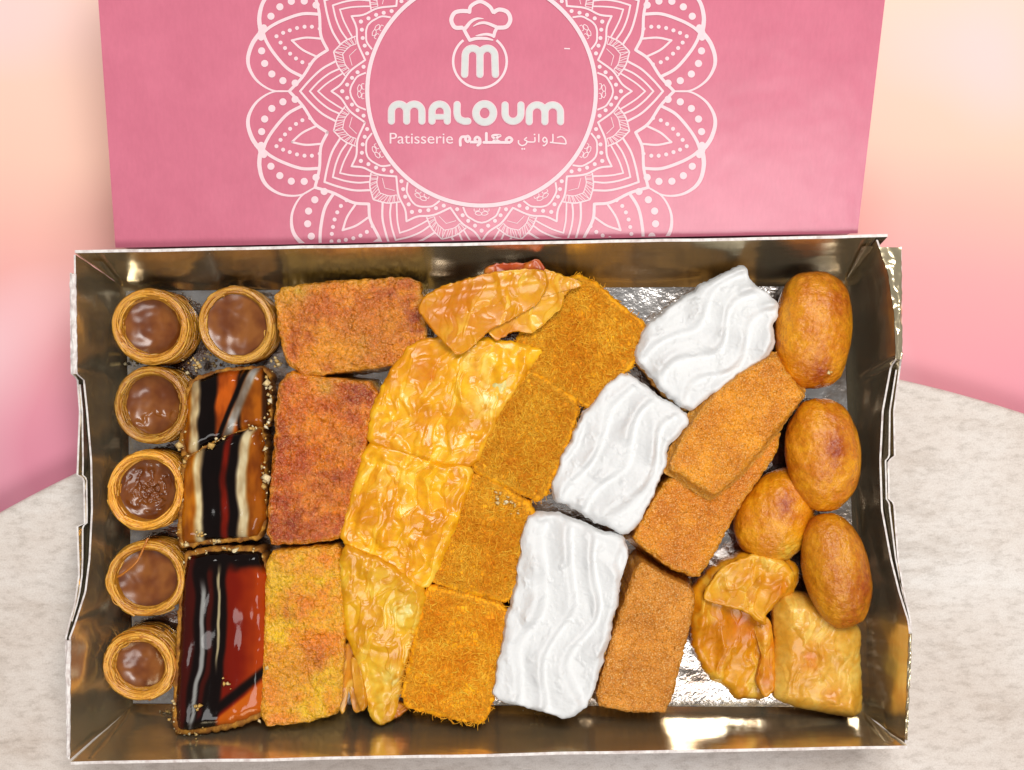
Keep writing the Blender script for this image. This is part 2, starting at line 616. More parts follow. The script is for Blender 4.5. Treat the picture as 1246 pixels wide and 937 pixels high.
for side, (I, O, cut, fa, fb, sg) in (('left', (LI, LO, (456, 776), FBL, FFL, -1)), ('right', (RI, RO, (438, 768), FBR, FFR, 1))):
    ys = np.linspace(I[0][0], I[-1][0], 150)
    xi = np.interp(ys, [a for a, b in I], [b for a, b in I])
    zi = rimz(ys, cut)
    uu = (ys - ys[0]) / (ys[-1] - ys[0])
    bot = lerp(fa, fb, uu)
    bw = W(bot[:, 0], bot[:, 1], 0.0); tw = W(xi, ys, zi)
    rows = []
    for t in np.concatenate([[0.006, 0.03, 0.06, 0.1], np.linspace(0.16, 1, 12)]):
        q = bw * (1 - t) + tw * t
        q[:, 0] += fbm(uu * 100, np.full(150, t * 30), 14, 3, 31 + sg) * 0.0009 * math.sin(t * math.pi) - sg * 0.0022 * max(0, 1 - t / 0.16) ** 2
        rows.append(q)
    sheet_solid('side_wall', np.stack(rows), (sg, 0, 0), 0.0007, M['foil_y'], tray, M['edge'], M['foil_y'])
    ys = np.linspace(O[0][0], O[-1][0], 150)
    xo = np.interp(ys, [a for a, b in O], [b for a, b in O])
    zo = rimz(ys, cut) - 0.0006
    uu = (ys - ys[0]) / (ys[-1] - ys[0])
    bot = lerp(fa, fb, uu)
    bw = W(bot[:, 0], bot[:, 1], ZS + 0.0006); bw[:, 0] += sg * 0.0022
    tw = W(xo, ys, zo)
    rows = []
    for t in np.linspace(0.0, 1, 10):
        q = bw * (1 - t) + tw * t
        q[:, 0] += fbm(uu * 100, np.full(150, t * 30), 10, 3, 51 + sg) * 0.0006 * math.sin(t * math.pi)
        rows.append(q)
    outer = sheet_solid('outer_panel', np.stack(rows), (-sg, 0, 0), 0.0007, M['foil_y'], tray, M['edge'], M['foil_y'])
    # folded caps at both ends, a middle layer in the cut-out
    for (ya, yb) in ((max(I[0][0], O[0][0]) + 1, cut[0] - 1), (cut[1] + 3, min(I[-1][0], O[-1][0]) - 2)):
        ys = np.linspace(ya, yb, 40)
        xi = np.interp(ys, [a for a, b in I], [b for a, b in I]); xo = np.interp(ys, [a for a, b in O], [b for a, b in O])
        rows = []
        for k, t in enumerate(np.linspace(0, 1, 8)):
            q = W(xi * (1 - t) + xo * t, ys, ZR + 0.0003)
            q[:, 2] += 0.0006 * math.sin(t * math.pi) + fbm(ys, np.full(40, t * 20), 11, 3, 71 + sg) * 0.0009
            rows.append(q)
        sheet_solid('folded_rim', np.stack(rows), (0, 0, -1), 0.0006, M['edge'] if sg < 0 else M['foil_y'], tray)
    ys = np.linspace(cut[0] + 12, cut[1] - 20, 90)
    xm = 0.45 * np.interp(ys, [a for a, b in I], [b for a, b in I]) + 0.55 * np.interp(ys, [a for a, b in O], [b for a, b in O])
    zt = rimz(ys, cut) - 0.001 + fbm(ys, ys * 0, 30, 3, 91 + sg) * 0.0008
    tw = W(xm, ys, zt); rows = []
    for t in np.linspace(0, 1, 6):
        q = tw.copy(); q[:, 2] = tw[:, 2] * t + 0.006 * (1 - t)
        rows.append(q)
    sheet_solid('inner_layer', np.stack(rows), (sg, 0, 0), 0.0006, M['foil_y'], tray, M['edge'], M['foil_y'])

# folded corner gussets in the four corners
for (fx, rx, s) in ((FFL, (103, 921), 1), (FFR, (1093, 902), -1), (FBL, (108, 318), 1), (FBR, (1066, 300), -1)):
    p0 = W(fx[0] + 3 * s, fx[1] - (4 if fx[1] > 600 else -3), 0.001); p1 = W(rx[0], rx[1], ZR - 0.002)
    p2 = W(rx[0] + 17 * s, rx[1] + (2 if fx[1] > 600 else -2), ZR - 0.004)
    p1[0] += 0.0008 * s; p2[1] += 0.0006 if fx[1] > 600 else -0.0006
    rows = []
    for t in np.linspace(0.05, 1, 12):
        a = p0 * (1 - t) + p1 * t; b = p0 * (1 - t) + p2 * t
        r = lerp(a, b, np.linspace(0, 1, 5))
        r[:, 2] += np.sin(np.linspace(0, 1, 5) * math.pi) * 0.001 * t
        rows.append(r)
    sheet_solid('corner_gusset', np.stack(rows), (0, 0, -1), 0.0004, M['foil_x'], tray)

# ------------------------------------------------------------------ box lid with its print
LS = 0.31
LY0, LZ0 = 0.0544, 0.028


def LP(px, py, off=0.0):
    """photo pixel -> point on the lid plane"""
    px = np.asarray(px, float); py = np.asarray(py, float)
    kx = (px - CX) / F; ky = (CY - py) / F
    d = (H - LZ0 + LS * LY0) / (1 + LS * ky)
    x = kx * d; y = ky * d; z = H - d
    nl = np.array([0, -LS, 1.0]) / math.hypot(LS, 1)
    return np.stack([x, y, z], -1) + nl * off


lid = thing('box_lid', 'pink cardboard box lid with pale mandala and bakery logo, propped behind the tray', 'box lid', (0, 0.11, ZB))
c_ll, c_lr = LP(140.5, 301.5), LP(1043.5, 284)
c_tr, c_tl = LP(1094.5, -150), LP(109, -150)
rows = []
for t in np.linspace(0, 1, 30):
    rows.append(lerp(c_ll * (1 - t) + c_tl * t, c_lr * (1 - t) + c_tr * t, np.linspace(0, 1, 50)))
nl = np.array([0, -LS, 1.0]) / math.hypot(LS, 1)
sheet_solid('lid_panel', np.stack(rows), -nl, 0.0011, M['lid'], lid, M['edge'], M['edge'])
for a, b, s in ((c_ll, c_tl, 1), (c_lr, c_tr, -1)):
    rows = []
    for t in np.linspace(0, 1, 10):
        q = lerp(a, b, np.linspace(0.03, 0.985, 20)) - nl * 0.0013
        q[:, 0] += s * (0.0006 + 0.004 * t)
        q[:, 2] = q[:, 2] * (1 - t) + (ZB + 0.0004) * t
        rows.append(q)
    sheet_solid('side_flap', np.stack(rows), (s, 0, 0), 0.0008, M['lid'], lid, M['edge'], M['edge'])
rows = []
for t in np.linspace(0, 1, 10):
    q = lerp(c_tl, c_tr, np.linspace(0.02, 0.98, 30)) - nl * 0.0013
    q[:, 1] -= 0.0002
    q[:, 2] = q[:, 2] * (1 - t) + (ZB + 0.0004) * t
    rows.append(q)
sheet_solid('rear_flap', np.stack(rows), (0, -1, 0), 0.0008, M['lid'], lid, M['edge'], M['edge'])

rows = []
for t in np.linspace(0, 1, 10):
    q = lerp(c_ll, c_lr, np.linspace(0.004, 0.996, 30)) - nl * 0.0013
    q[:, 1] += 0.0004
    q[:, 2] = q[:, 2] * (1 - t) + (ZB + 0.0004) * t
    rows.append(q)
sheet_solid('front_flap', np.stack(rows), (0, 1, 0), 0.0008, M['lid'], lid, M['edge'], M['edge'])


class Print:
    def __init__(s, base):
        s.v = []; s.f = []; s.k = 0; s.base = base

    def _off(s):
        s.k += 1
        return s.base + (s.k % 23) * 4e-6

    def poly(s, pts):
        off = s._off()
        i0 = sum(len(a) for a in s.v)
        s.v.append(LP(pts[:, 0], pts[:, 1], off))
        s.f.append(list(range(i0, i0 + len(pts))))

    def dot(s, x, y, r, n=12):
        a = np.linspace(0, -2 * math.pi, n, endpoint=False)
        s.poly(np.column_stack([x + r * np.cos(a), y + r * np.sin(a)]))

    def line(s, pts, wd, caps=False, curve=True, closed=False):
        p = np.asarray(pts, float)
        if curve and len(p) > 2:
            p = spline(p, closed)
        if closed:
            p = np.vstack([p, p[:1]])
        wd = np.interp(np.linspace(0, 1, len(p)), np.linspace(0, 1, len(np.atleast_1d(wd))), np.atleast_1d(wd)) / 2
        t = np.gradient(p, axis=0)
        if closed:
            t[0] = t[-1] = (p[1] - p[-2])
        t /= np.linalg.norm(t, axis=1, keepdims=True) + 1e-9
        nn = np.column_stack([-t[:, 1], t[:, 0]])
        a = p + nn * wd[:, None]; b = p - nn * wd[:, None]
        off = s._off()
        i0 = sum(len(q) for q in s.v)
        s.v.append(LP(np.concatenate([a[:, 0], b[:, 0]]), np.concatenate([a[:, 1], b[:, 1]]), off))
        n = len(p)
        for i in range(n - 1):
            s.f.append([i0 + i, i0 + i + 1, i0 + n + i + 1, i0 + n + i])
        if caps:
            for q, r in ((p[0], wd[0]), (p[-1], wd[-1])):
                s.dot(q[0], q[1], r, 16)

    def build(s, name, mat):
        v = np.vstack(s.v)
        o = mesh_obj(name, v, s.f, mat, lid, smooth=False)
        me = o.data
        import bmesh
        bm = bmesh.new(); bm.from_mesh(me)
        dirv = (c_lr - c_ll) / np.linalg.norm(c_lr - c_ll)
        cut_n = np.cross(dirv, nl)                      # points down the lid
        cut_p = c_ll - cut_n * 0.0004 - np.array(o.location) - np.array(lid.location)
        bmesh.ops.bisect_plane(bm, geom=bm.verts[:] + bm.edges[:] + bm.faces[:], plane_co=cut_p, plane_no=cut_n, clear_outer=True)
        for f in bm.faces:
            f.normal_update()
            if f.normal.z < 0:
                f.normal_flip()
        bm.to_mesh(me); bm.free()
        return o


def spline(p, closed=False, n=7):
    if closed:
        q = np.vstack([p[-1:], p, p[:2]])
    else:
        q = np.vstack([2 * p[0] - p[1], p, 2 * p[-1] - p[-2]])
    out = []
    for i in range(1, len(q) - 2):
        t = np.linspace(0, 1, n, endpoint=False)[:, None]
        a, b, c, d = q[i - 1], q[i], q[i + 1], q[i + 2]
        out.append(0.5 * (2 * b + (c - a) * t + (2 * a - 5 * b + 4 * c - d) * t ** 2 + (3 * b - a - 3 * c + d) * t ** 3))
    out = np.vstack(out)
    return out if closed else np.vstack([out, p[-1:]])


MC = (586.0, 111.0)
pr = Print(0.00012)
pr_s = Print(0.00028)


def pol(lst, ax, s):
    r = np.array([a for a, b in lst], float); a = np.radians(ax + s * np.array([b for a, b in lst], float))
    return np.column_stack([MC[0] + r * np.cos(a), MC[1] + r * np.sin(a)])


for k in range(12):
    ax = 180 + 30 * k
    for s in (1, -1):
        Lp = lambda lst, wd, **kw: pr.line(pol(lst, ax, s), wd, **kw)
        Lp([(233, 0), (254, 0.2), (272, 2.4), (283, 5.3), (287, 8.1), (285, 11.5), (280, 14.1), (277, 15)], (2, 2.2, 3.2, 4.4, 5, 5.4, 5))
        Lp([(217.7, 4.5), (237.8, 6.7), (256.5, 10.3), (268.5, 13), (275, 15)], 3.8)
        Lp([(234, 0), (218.6, 4.5), (207, 10.8), (194, 15)], 3.6, caps=True)
        for r, a in ((227, 2.5), (242, 3.05), (256, 4.7), (266, 7.3), (272, 10.4)):
            q = pol([(r, a)], ax, s)[0]; pr.dot(q[0], q[1], 4.4, 16)
        q = pol([(276, 13.7)], ax, s)[0]; pr.dot(q[0], q[1], 4.0)
        for r, a in ((211, 8.9), (220.8, 9.2), (229.2, 10), (237.3, 11.1), (244.8, 12.4), (251.6, 13.6)):
            q = pol([(r, a)], ax, s)[0]; pr.dot(q[0], q[1], 2.5, 10)
        Lp([(239, 15), (223.8, 13.07), (206, 11.9)], 2.6, caps=True)
        Lp([(220.7, 0), (209.3, 3.7), (196.2, 7.9), (181.7, 11.5)], 2.6, caps=True)
        Lp([(209, 0), (198.3, 3.4), (186.6, 6.6), (175.5, 8.9)], 2.2, caps=True)
        Lp([(199, 0), (189.1, 2.7), (178.8, 5.2), (171.2, 7.1)], 2.0, caps=True)
        Lp([(182.6, 0), (171, 3.0), (161.8, 8.65), (146.7, 15)], 2.4, caps=True)
        Lp([(160, 0), (158.8, 2), (156.6, 3.8), (151.9, 6.8), (142.6, 9.1)], 2.2)
        for r, a in ((163.7, 2.8), (158.4, 5.9), (152.6, 8.7), (146.6, 11.7)):
            q = pol([(r, a)], ax, s)[0]; pr.dot(q[0], q[1], 2.5, 10)
        oe = [(186.4, 15), (178, 10.2), (167.2, 6.4)]; ie = [(175, 15), (169.6, 11.4), (163.0, 9.3)]
        Lp(oe, 1.8); Lp(ie, 1.2)
        po = spline(pol(oe, ax, s)); pi = spline(pol(ie, ax, s))
        for f in np.linspace(0.06, 0.96, 9):
            a = po[int(f * (len(po) - 1))]; g = min(1, f + 0.08)
            pr.line([a, pi[int(g * (len(pi) - 1))]], 0.9)
        Lp([(160.5, 11.2), (166.5, 15)], 0.8)
        Lp([(151, 1.6), (149, 3.0), (146.5, 2.2), (147, 0.6), (150, 0), (151, 1.6)], 1.0)
        Lp([(143, 3.6), (146, 3.4), (145, 1.2), (142.5, 1.0)], 0.9)
    q = pol([(258.3, 15)], ax, 1)[0]; pr.dot(q[0], q[1], 2.5, 10)
    q = pol([(169.5, 0)], ax, 1)[0]; pr.dot(q[0], q[1], 2.6, 10)
    q = pol([(277, 15)], ax, 1)[0]; pr.dot(q[0], q[1], 4.6, 14)
pr.build('mandala_print', M['print'])
a = np.linspace(0, 2 * math.pi, 140, endpoint=False)
ring = Print(0.0003)
ring.line(np.column_stack([MC[0] + 139 * np.cos(a), MC[1] + 139 * np.sin(a)]), 5.0, curve=False, closed=True)
ring.build('ring_print', M['print'])

# logo: pts below are read on enlargements of the photo
lg = Print(0.0002)
z2 = lambda pts: np.column_stack([540 + np.array(pts, float)[:, 0] / 8.15, np.array(pts, float)[:, 1] / 8.15])
th = np.radians(np.linspace(-52, 232, 60))
lg.line(np.column_stack([584.0 + 32.6 * np.cos(th), 74.6 + 32.6 * np.sin(th)]), 3.0, curve=False)
lg.line(z2([(190, 275), (110, 270), (75, 200), (105, 130), (170, 110), (255, 112)]), 5)
lg.line(z2([(255, 120), (270, 60), (360, 15), (450, 60), (490, 120)]), 4.4, caps=True)
lg.line(z2([(490, 125), (550, 95), (630, 120), (660, 195), (620, 265), (530, 275)]), 5)
lg.line(z2([(195, 280), (220, 330), (258, 398)]), 4.2, caps=True)
lg.line(z2([(258, 398), (330, 380), (420, 382), (490, 398)]), (4, 4, 3.6, 1.6))
lg.line(z2([(525, 280), (505, 320), (495, 360)]), 4.0, caps=True)
lg.line(z2([(495, 355), (430, 340), (370, 345), (315, 355)]), (3.6, 3.4, 2.6, 0.8))
lg.line(z2([(210, 285), (270, 215), (330, 185), (395, 185)]), (4.6, 4, 3, 0.8))
lg.line(z2([(290, 262), (350, 232), (420, 228), (525, 268)]), (0.8, 3, 3.6, 4))
lg.build('hat_print', M['print'])


def arch_m(p_, x0, x1, x2, top, bot, wd, lean=0.0):
    """rounded lower-case style m"""
    for a_, b_ in ((x0, x1), (x1, x2)):
        r = (b_ - a_) / 2; c_ = (a_ + b_) / 2
        t_ = np.radians(np.linspace(180, 360, 20))
        pts = np.vstack([[(a_ - lean * (a_ == x0), bot)], np.column_stack([c_ + r * np.cos(t_), top + r + r * np.sin(t_)]), [(b_ + lean * (b_ == x2), bot)]])
        p_.line(pts, wd, caps=True, curve=False)


def letters(p_, wd_add=0.0):
    q = lambda x, y: (446 + x / 4.153, y / 4.153)
    arch_m(p_, *[446 + x / 4.153 for x in (499, 573, 648)], 244 / 4.153, 376 / 4.153, 8.0 + wd_add, 0.8)
    wd = 7.8 + wd_add
    arch_m(p_, *[446 + x / 4.153 for x in (126, 203, 280)], 526 / 4.153, 612 / 4.153, wd)
    x0, x1 = 446 + 331 / 4.153, 446 + 408 / 4.153
    r = (x1 - x0) / 2; t_ = np.radians(np.linspace(180, 360, 20)); ty = 526 / 4.153
    p_.line(np.vstack([[(x0, 612 / 4.153)], np.column_stack([x0 + r + r * np.cos(t_), ty + r + r * np.sin(t_)]), [(x1, 612 / 4.153)]]), wd, caps=True, curve=False)
    p_.line([q(335, 590), q(404, 590)], 6.0 + wd_add, curve=False)
    p_.line([q(458, 528), q(458, 575), q(468, 600), q(492, 612), q(512, 612)], wd, caps=True)
    t_ = np.linspace(0, 2 * math.pi, 48, endpoint=False)
    p_.line(np.column_stack([446 + (597 + 44 * np.cos(t_)) / 4.153, (571 + 46 * np.sin(t_)) / 4.153]), wd + 0.6, curve=False, closed=True)
    x0, x1 = 446 + 700 / 4.153, 446 + 780 / 4.153
    r = (x1 - x0) / 2; t_ = np.radians(np.linspace(180, 0, 20)); by = 613 / 4.153
    p_.line(np.vstack([[(x0, 530 / 4.153)], np.column_stack([x0 + r + r * np.cos(t_), by - r + r * np.sin(t_)]), [(x1, 530 / 4.153)]]), wd, caps=True, curve=False)
    arch_m(p_, *[446 + x / 4.153 for x in (822, 901, 980)], 530 / 4.153, 615 / 4.153, wd)


o1 = Print(0.0002); letters(o1, 1.2); o1.build('letter_outline_print', M['print_rim'])
o2 = Print(0.00034); letters(o2, -0.6); o2.build('letter_print', M['print_silver'])

ar = Print(0.0002)
z3 = lambda pts: np.column_stack([460 + np.array(pts, float)[:, 0] / 5.19, 115 + np.array(pts, float)[:, 1] / 5.19])
B = 3.3
ar.line(z3([(520, 320), (519, 285), (530, 268), (552, 266)]), B, caps=True)                      # final meem tail
ar.line(z3([(566, 262), (580, 280), (566, 298), (552, 280)]), B, closed=True)
ar.line(z3([(580, 300), (610, 300), (625, 300)]), B)
ar.line(z3([(625, 268), (643, 282), (628, 300), (611, 284)]), B, closed=True)                     # waw
ar.line(z3([(643, 282), (645, 305), (630, 320)]), B, caps=True)
ar.line(z3([(684, 245), (684, 300)]), B, caps=True, curve=False)                                   # lam
ar.line(z3([(668, 302), (700, 302), (790, 302)]), B, caps=True, curve=False)
ar.line(z3([(722, 302), (755, 270), (772, 258), (735, 256), (722, 264), (745, 285), (775, 302)]), B * 0.9)   # ain
ar.line(z3([(828, 270), (846, 286), (828, 303), (808, 288)]), B, closed=True)                     # meem
ar.line(z3([(790, 302), (820, 303)]), B, curve=False)
ar.build('bold_word_print', M['print'])
ar = Print(0.0002)
T_ = 1.7
ar.line(z3([(887, 288), (888, 308), (908, 322), (932, 314), (940, 295), (925, 285), (940, 270)]), T_)       # ya
ar.line(z3([(940, 298), (975, 300), (990, 295), (990, 268)]), T_)
ar.dot(*z3([(910, 343)])[0], 1.1); ar.dot(*z3([(924, 343)])[0], 1.1); ar.dot(*z3([(988, 252)])[0], 1.1)
ar.line(z3([(1015, 248), (1015, 302)]), T_, curve=False)
ar.line(z3([(1052, 270), (1066, 285), (1052, 300), (1040, 286)]), T_, closed=True)
ar.line(z3([(1066, 285), (1066, 305), (1050, 322), (1040, 320)]), T_)
ar.line(z3([(1104, 248), (1104, 292), (1098, 302), (1085, 302)]), T_)
ar.line(z3([(1085, 302), (1188, 312)]), T_, curve=False)
ar.line(z3([(1130, 272), (1160, 265), (1182, 285), (1188, 312)]), T_)
ar.build('thin_word_print', M['print'])
ar = Print(0.0002)
ar.line([(686.5, 59), (693.5, 59.3)], 1.6, curve=False)
ar.build('dash_print', M['print'])

cu = bpy.data.curves.new('patisserie', 'FONT')
cu.body = 'Patisserie'; cu.size = 1.0
to = bpy.data.objects.new('patisserie', cu); COL.objects.link(to)
bpy.context.view_layer.update()
dg = bpy.context.evaluated_depsgraph_get()
me = bpy.data.meshes.new_from_object(to.evaluated_get(dg))
tv = np.array([v_.co[:] for v_ in me.vertices]); tf = [list(p_.vertices) for p_ in me.polygons]
bpy.data.objects.remove(to); bpy.data.meshes.remove(me)
x0, x1 = tv[:, 0].min(), tv[:, 0].max(); y1 = tv[:, 1].max()
px = 474.2 + (tv[:, 0] - x0) / (x1 - x0) * 77.0; py = 174.6 - tv[:, 1] / y1 * 13.0
mesh_obj('word_print', LP(px, py, 0.0002), tf, M['print'], lid, smooth=False)

# ------------------------------------------------------------------ pastries
def fit_inside(v):
    """press pastry vertices back inside the front and back walls"""
    z = np.clip(v[:, 2], 0, ZR) / ZR
    fil = 0.0026 * np.clip(1 - z / 0.16, 0, 1) ** 2 + 0.0007

    def wall_y(f0, f1, r0, r1):
        a, b = W(f0[0], f0[1], 0), W(f1[0], f1[1], 0); c, d = W(r0[0], r0[1], ZR), W(r1[0], r1[1], ZR)
        yb = a[1] + (v[:, 0] - a[0]) / (b[0] - a[0]) * (b[1] - a[1]); yt = c[1] + (v[:, 0] - c[0]) / (d[0] - c[0]) * (d[1] - c[1])
        return yb * (1 - z) + yt * z
    v[:, 1] = np.maximum(v[:, 1], wall_y(FFL, FFR, RFL, RFR) + fil)
    v[:, 1] = np.minimum(v[:, 1], wall_y(FBL, FBR, RBL, RBR) - fil)
    return v


FZ = 0.0004


def center_of(outline, z):
    c = np.asarray(outline, float).mean(0)
    w_ = W(c[0], c[1], z); w_[2] = FZ
    return w_


# --- nests
def nest(cx, cy, ro, ri, ztop, fill_z, label, seed, fill='smooth', fdx=0, fdy=0):
    ztop *= ZK; fill_z *= ZK
    rng = np.random.default_rng(seed)
    c = W(cx, cy, ztop); mpp = (H - ztop) / F
    RO, RI = ro * mpp, ri * mpp
    t = thing('chocolate_nest', label, 'pastry', (c[0], c[1], FZ), 'round nests filled with chocolate')
    # core
    n = 64
    th = np.linspace(0, 2 * math.pi, n, endpoint=False)
    prof = [(RI * 0.93, fill_z - 0.004), (RI * 0.98, ztop - 0.004), (RI * 1.03, ztop - 0.0018), ((RO + RI) / 2, ztop - 0.0008), (RO * 0.965, ztop - 0.002),
            (RO * 0.97, ztop * 0.6), (RO * 0.95, FZ), (0.0, FZ)]
    v = np.vstack([np.column_stack([c[0] + r * np.cos(th), c[1] + r * np.sin(th), np.full(n, z)]) for r, z in prof])
    tone = rng.uniform(0.84, 1.06)
    base = np.array((206, 138, 40)) * tone
    mesh_obj('shell', v, grid_faces(len(prof), n, True), M['nest'], t, np.tile(base * 0.9, (len(v), 1)))
    # strands
    S = 330; K = 22
    a0 = rng.uniform(0, 2 * math.pi, S); span = rng.uniform(0.5, 2.4, S)
    f = rng.uniform(0, 1, S)                      # position on the section: 0 inner wall .. 1 outer bottom
    tt = np.linspace(0, 1, K)
    drift = rng.normal(0, 0.10, S)
    F_ = np.clip(f[:, None] + drift[:, None] * (tt - 0.5)[None], 0, 1)
    sec = np.array([(RI * 0.985, fill_z - 0.0005), (RI * 1.0, ztop - 0.0035), (RI * 1.02, ztop - 0.0012), (RI * 0.6 + RO * 0.4, ztop - 0.0001), (RI * 0.25 + RO * 0.75, ztop),
                    (RO * 0.985, ztop - 0.0014), (RO, ztop - 0.005), (RO * 0.99, ztop * 0.45), (RO * 0.975, 0.001)])
    u = np.array([0, 0.10, 0.2, 0.34, 0.48, 0.6, 0.7, 0.84, 1.0])
    rad = np.interp(F_, u, sec[:, 0]); zz = np.interp(F_, u, sec[:, 1])
    A = a0[:, None] + span[:, None] * tt[None]
    rad = rad + fbm(A * 9 + a0[:, None] * 50, F_ * 40, 6, 2, seed) * (0.00035 * np.where(rng.uniform(0, 1, S) < 0.08, 3.0, 1.0))[:, None] + rng.normal(0, 0.00018, S)[:, None]
    zz = np.maximum(zz + fbm(A * 9 + 77, F_ * 40, 6, 2, seed + 3) * 0.0003, FZ + 0.0004)
    wob = 1 + 0.03 * np.cos(A * 2 + seed)
    P = np.stack([c[0] + rad * wob * np.cos(A), c[1] + rad * wob * np.sin(A), zz], -1)
    r = rng.uniform(0.00022, 0.0005, S)
    v, fc = tubes(P, r, 4)
    sc = mix(np.array((190, 116, 22)), np.array((244, 184, 70)), rng.uniform(0, 1, S)) * tone
    sc = np.repeat(sc, K * 4, 0)
    o = mesh_obj('nest_strand', v, fc, M['nest'], t, sc)
    o['kind'] = 'stuff'
    # filling
    R_ = 30
    s = np.linspace(0, 1, R_)
    rr = s[:, None] * RI * 1.0 * np.ones(n)[None]
    X = rr * np.cos(th)[None] + fdx * mpp * (1 - s[:, None]); Y = rr * np.sin(th)[None] - fdy * mpp * (1 - s[:, None])
    dish = 0.0034 if fill != 'dome' else 0.0012
    Z = fill_z - dish + dish * s[:, None] ** 3.0 + 0 * X
    pxs = X / mpp; pys = Y / mpp
    Z = Z + fbm(pxs, pys, 22, 2, seed + 8) * 0.0004
    if fill == 'cracked':
        rd = np.abs(fbm(pxs, pys, 16, 3, seed + 20))
        Z = Z - np.exp(-(rd / 0.08) ** 2) * 0.0016 * (1 - s[:, None] ** 4) + fbm(pxs, pys, 18, 2, seed + 30) * 0.0007
    if fill == 'skin':
        rd = np.abs(fbm(pxs, pys + 9, 30, 2, seed + 20))
        Z = Z + np.exp(-(rd / 0.05) ** 2) * 0.0010 * sm(0.15, 0.5, -pys / 30)
    cc = mix(np.array((142, 84, 34)), np.array((108, 54, 18)), np.clip(0.5 + fbm(pxs, pys, 25, 3, seed + 5), 0, 1))
    v = np.stack([c[0] + X, c[1] + Y, Z], -1).reshape(-1, 3)
    mesh_obj('chocolate_filling', v, grid_faces(R_, n, True)[:, ::-1] if False else grid_faces(R_, n, True), M['chocolate'], t, cc.reshape(-1, 3))
    return t


nest(182, 397, 46, 36, 0.027, 0.021, 'chocolate nest in the back left tray corner, its outer wall showing', 1, fdx=8)
nest(287, 395, 46, 38, 0.026, 0.0235, 'chocolate nest filled almost to the rim, in the back row beside the flat semolina slice', 2, 'dome')
nest(183, 493, 45, 37, 0.027, 0.0215, 'chocolate nest with a wrinkled skin, beside the upper caramel striped slice', 3, 'skin')
nest(176, 597, 47, 39, 0.0275, 0.019, 'chocolate nest with dark cracked filling, lowest filled of the five in the left column', 4, 'cracked')
nest(177, 705, 46, 37.5, 0.027, 0.022, 'chocolate nest with a stray strand across its filling, beside the dark red glazed slice', 6, 'dome')
nest(168, 811, 43, 32, 0.026, 0.021, 'small thick walled chocolate nest in the front left corner', 7)


# --- striped glazed slices
def stripes(xs, cols):
    xs = np.array(xs, float); cols = np.array(cols, float)

    def f(x):
        i = np.clip(np.searchsorted(xs, x), 0, len(cols) - 1)
        i0 = np.clip(i - 1, 0, len(cols) - 1)
        c = cols[i]
        # soft borders about 1.5 px
        d = np.abs(x[:, None] - xs[None]).min(1)
        j = np.abs(x[:, None] - xs[None]).argmin(1)
        a = cols[j]; b = cols[np.clip(j + 1, 0, len(cols) - 1)]
        t = np.clip((x - xs[j]) / 4.4 + 0.5, 0, 1)
        return np.where((d < 2.3)[:, None], mix(a, b, t), c)
    return f


ORG = (184, 106, 18); CRM = (214, 196, 150); BLK = (14, 5, 4); RED = (112, 20, 5); GRY = (168, 168, 164); ORD = (160, 84, 14)


def glazed(outline, zt, colf, label, seed, hf=None, lone=False):
    t = thing('glazed_slice', label, 'cake', center_of(outline, 0), 'caramel and chocolate striped slices')
    blob('cake_base', outline, zt - 0.004, FZ, M['crumb'], t, None, lambda x, y, d: mix(np.array((196, 138, 48)), np.array((120, 70, 24)), np.clip(0.5 + fbm(x, y, 10, 3, seed), 0, 1)),
         (150, 96, 34), smooth=1, edge=0.001, ragged=2.4, rsize=7, N=220, R=16, seed=seed)
    o_in = np.asarray(outline, float); cc = o_in.mean(0); o_in = cc + (o_in - cc) * 0.95
    blob('glaze', o_in, zt, zt - 0.0055, M['glaze'], t,
         hf or (lambda x, y: fbm(x * 1.5, y * 0.45, 34, 2, seed + 2, 0.3) * 0.0011), colf, (60, 24, 10), smooth=1, edge=0.0045, ragged=1.6, rsize=12, N=260, R=70, K=4, seed=seed + 1, under=0.1, sidenoise=0.6)
    # flaky crumbs standing along the cut edge belong to the slice
    rng = np.random.default_rng(seed)
    ol = resample(outline, 200, 2)
    V = []; Fc = []; C = []
    hot = rng.integers(0, 200, 7)
    for k in range(56):
        i = int(rng.choice(hot) + rng.normal(0, 5)) % 200
        q = ol[i] + rng.normal(0, 2.6, 2)
        p = W(q[0], q[1], zt * ZK - rng.uniform(0.000, 0.004))
        vv_, ff_ = chip(p, 0.0003 + rng.exponential(0.00038), rng)
        Fc.append(ff_ + sum(len(a) for a in V)); V.append(vv_)
        C.append(np.tile(mix(np.array((206, 160, 80)), np.array((250, 240, 206)), rng.uniform(0, 1)), (len(vv_), 1)))
    o = mesh_obj('flake', fit_inside(np.vstack(V)), np.vstack(Fc), M['crumb'], t, np.vstack(C))
    o['kind'] = 'stuff'
    return t


def chip(p, r, rng):
    """irregular octahedral crumb"""
    d = np.array([(1, 0, 0), (0, 1, 0), (-1, 0, 0), (0, -1, 0), (0, 0, 1), (0, 0, -1)], float)
    d = d * rng.uniform(0.5, 1.3, (6, 1)) + rng.normal(0, 0.15, (6, 3))
    f = np.array([(0, 1, 4), (1, 2, 4), (2, 3, 4), (3, 0, 4), (1, 0, 5), (2, 1, 5), (3, 2, 5), (0, 3, 5)])
    a = rng.uniform(0, 6.28); R_ = np.array([[math.cos(a), -math.sin(a), 0], [math.sin(a), math.cos(a), 0], [0, 0, 0.6]])
    return p + (d @ R_.T) * r, f


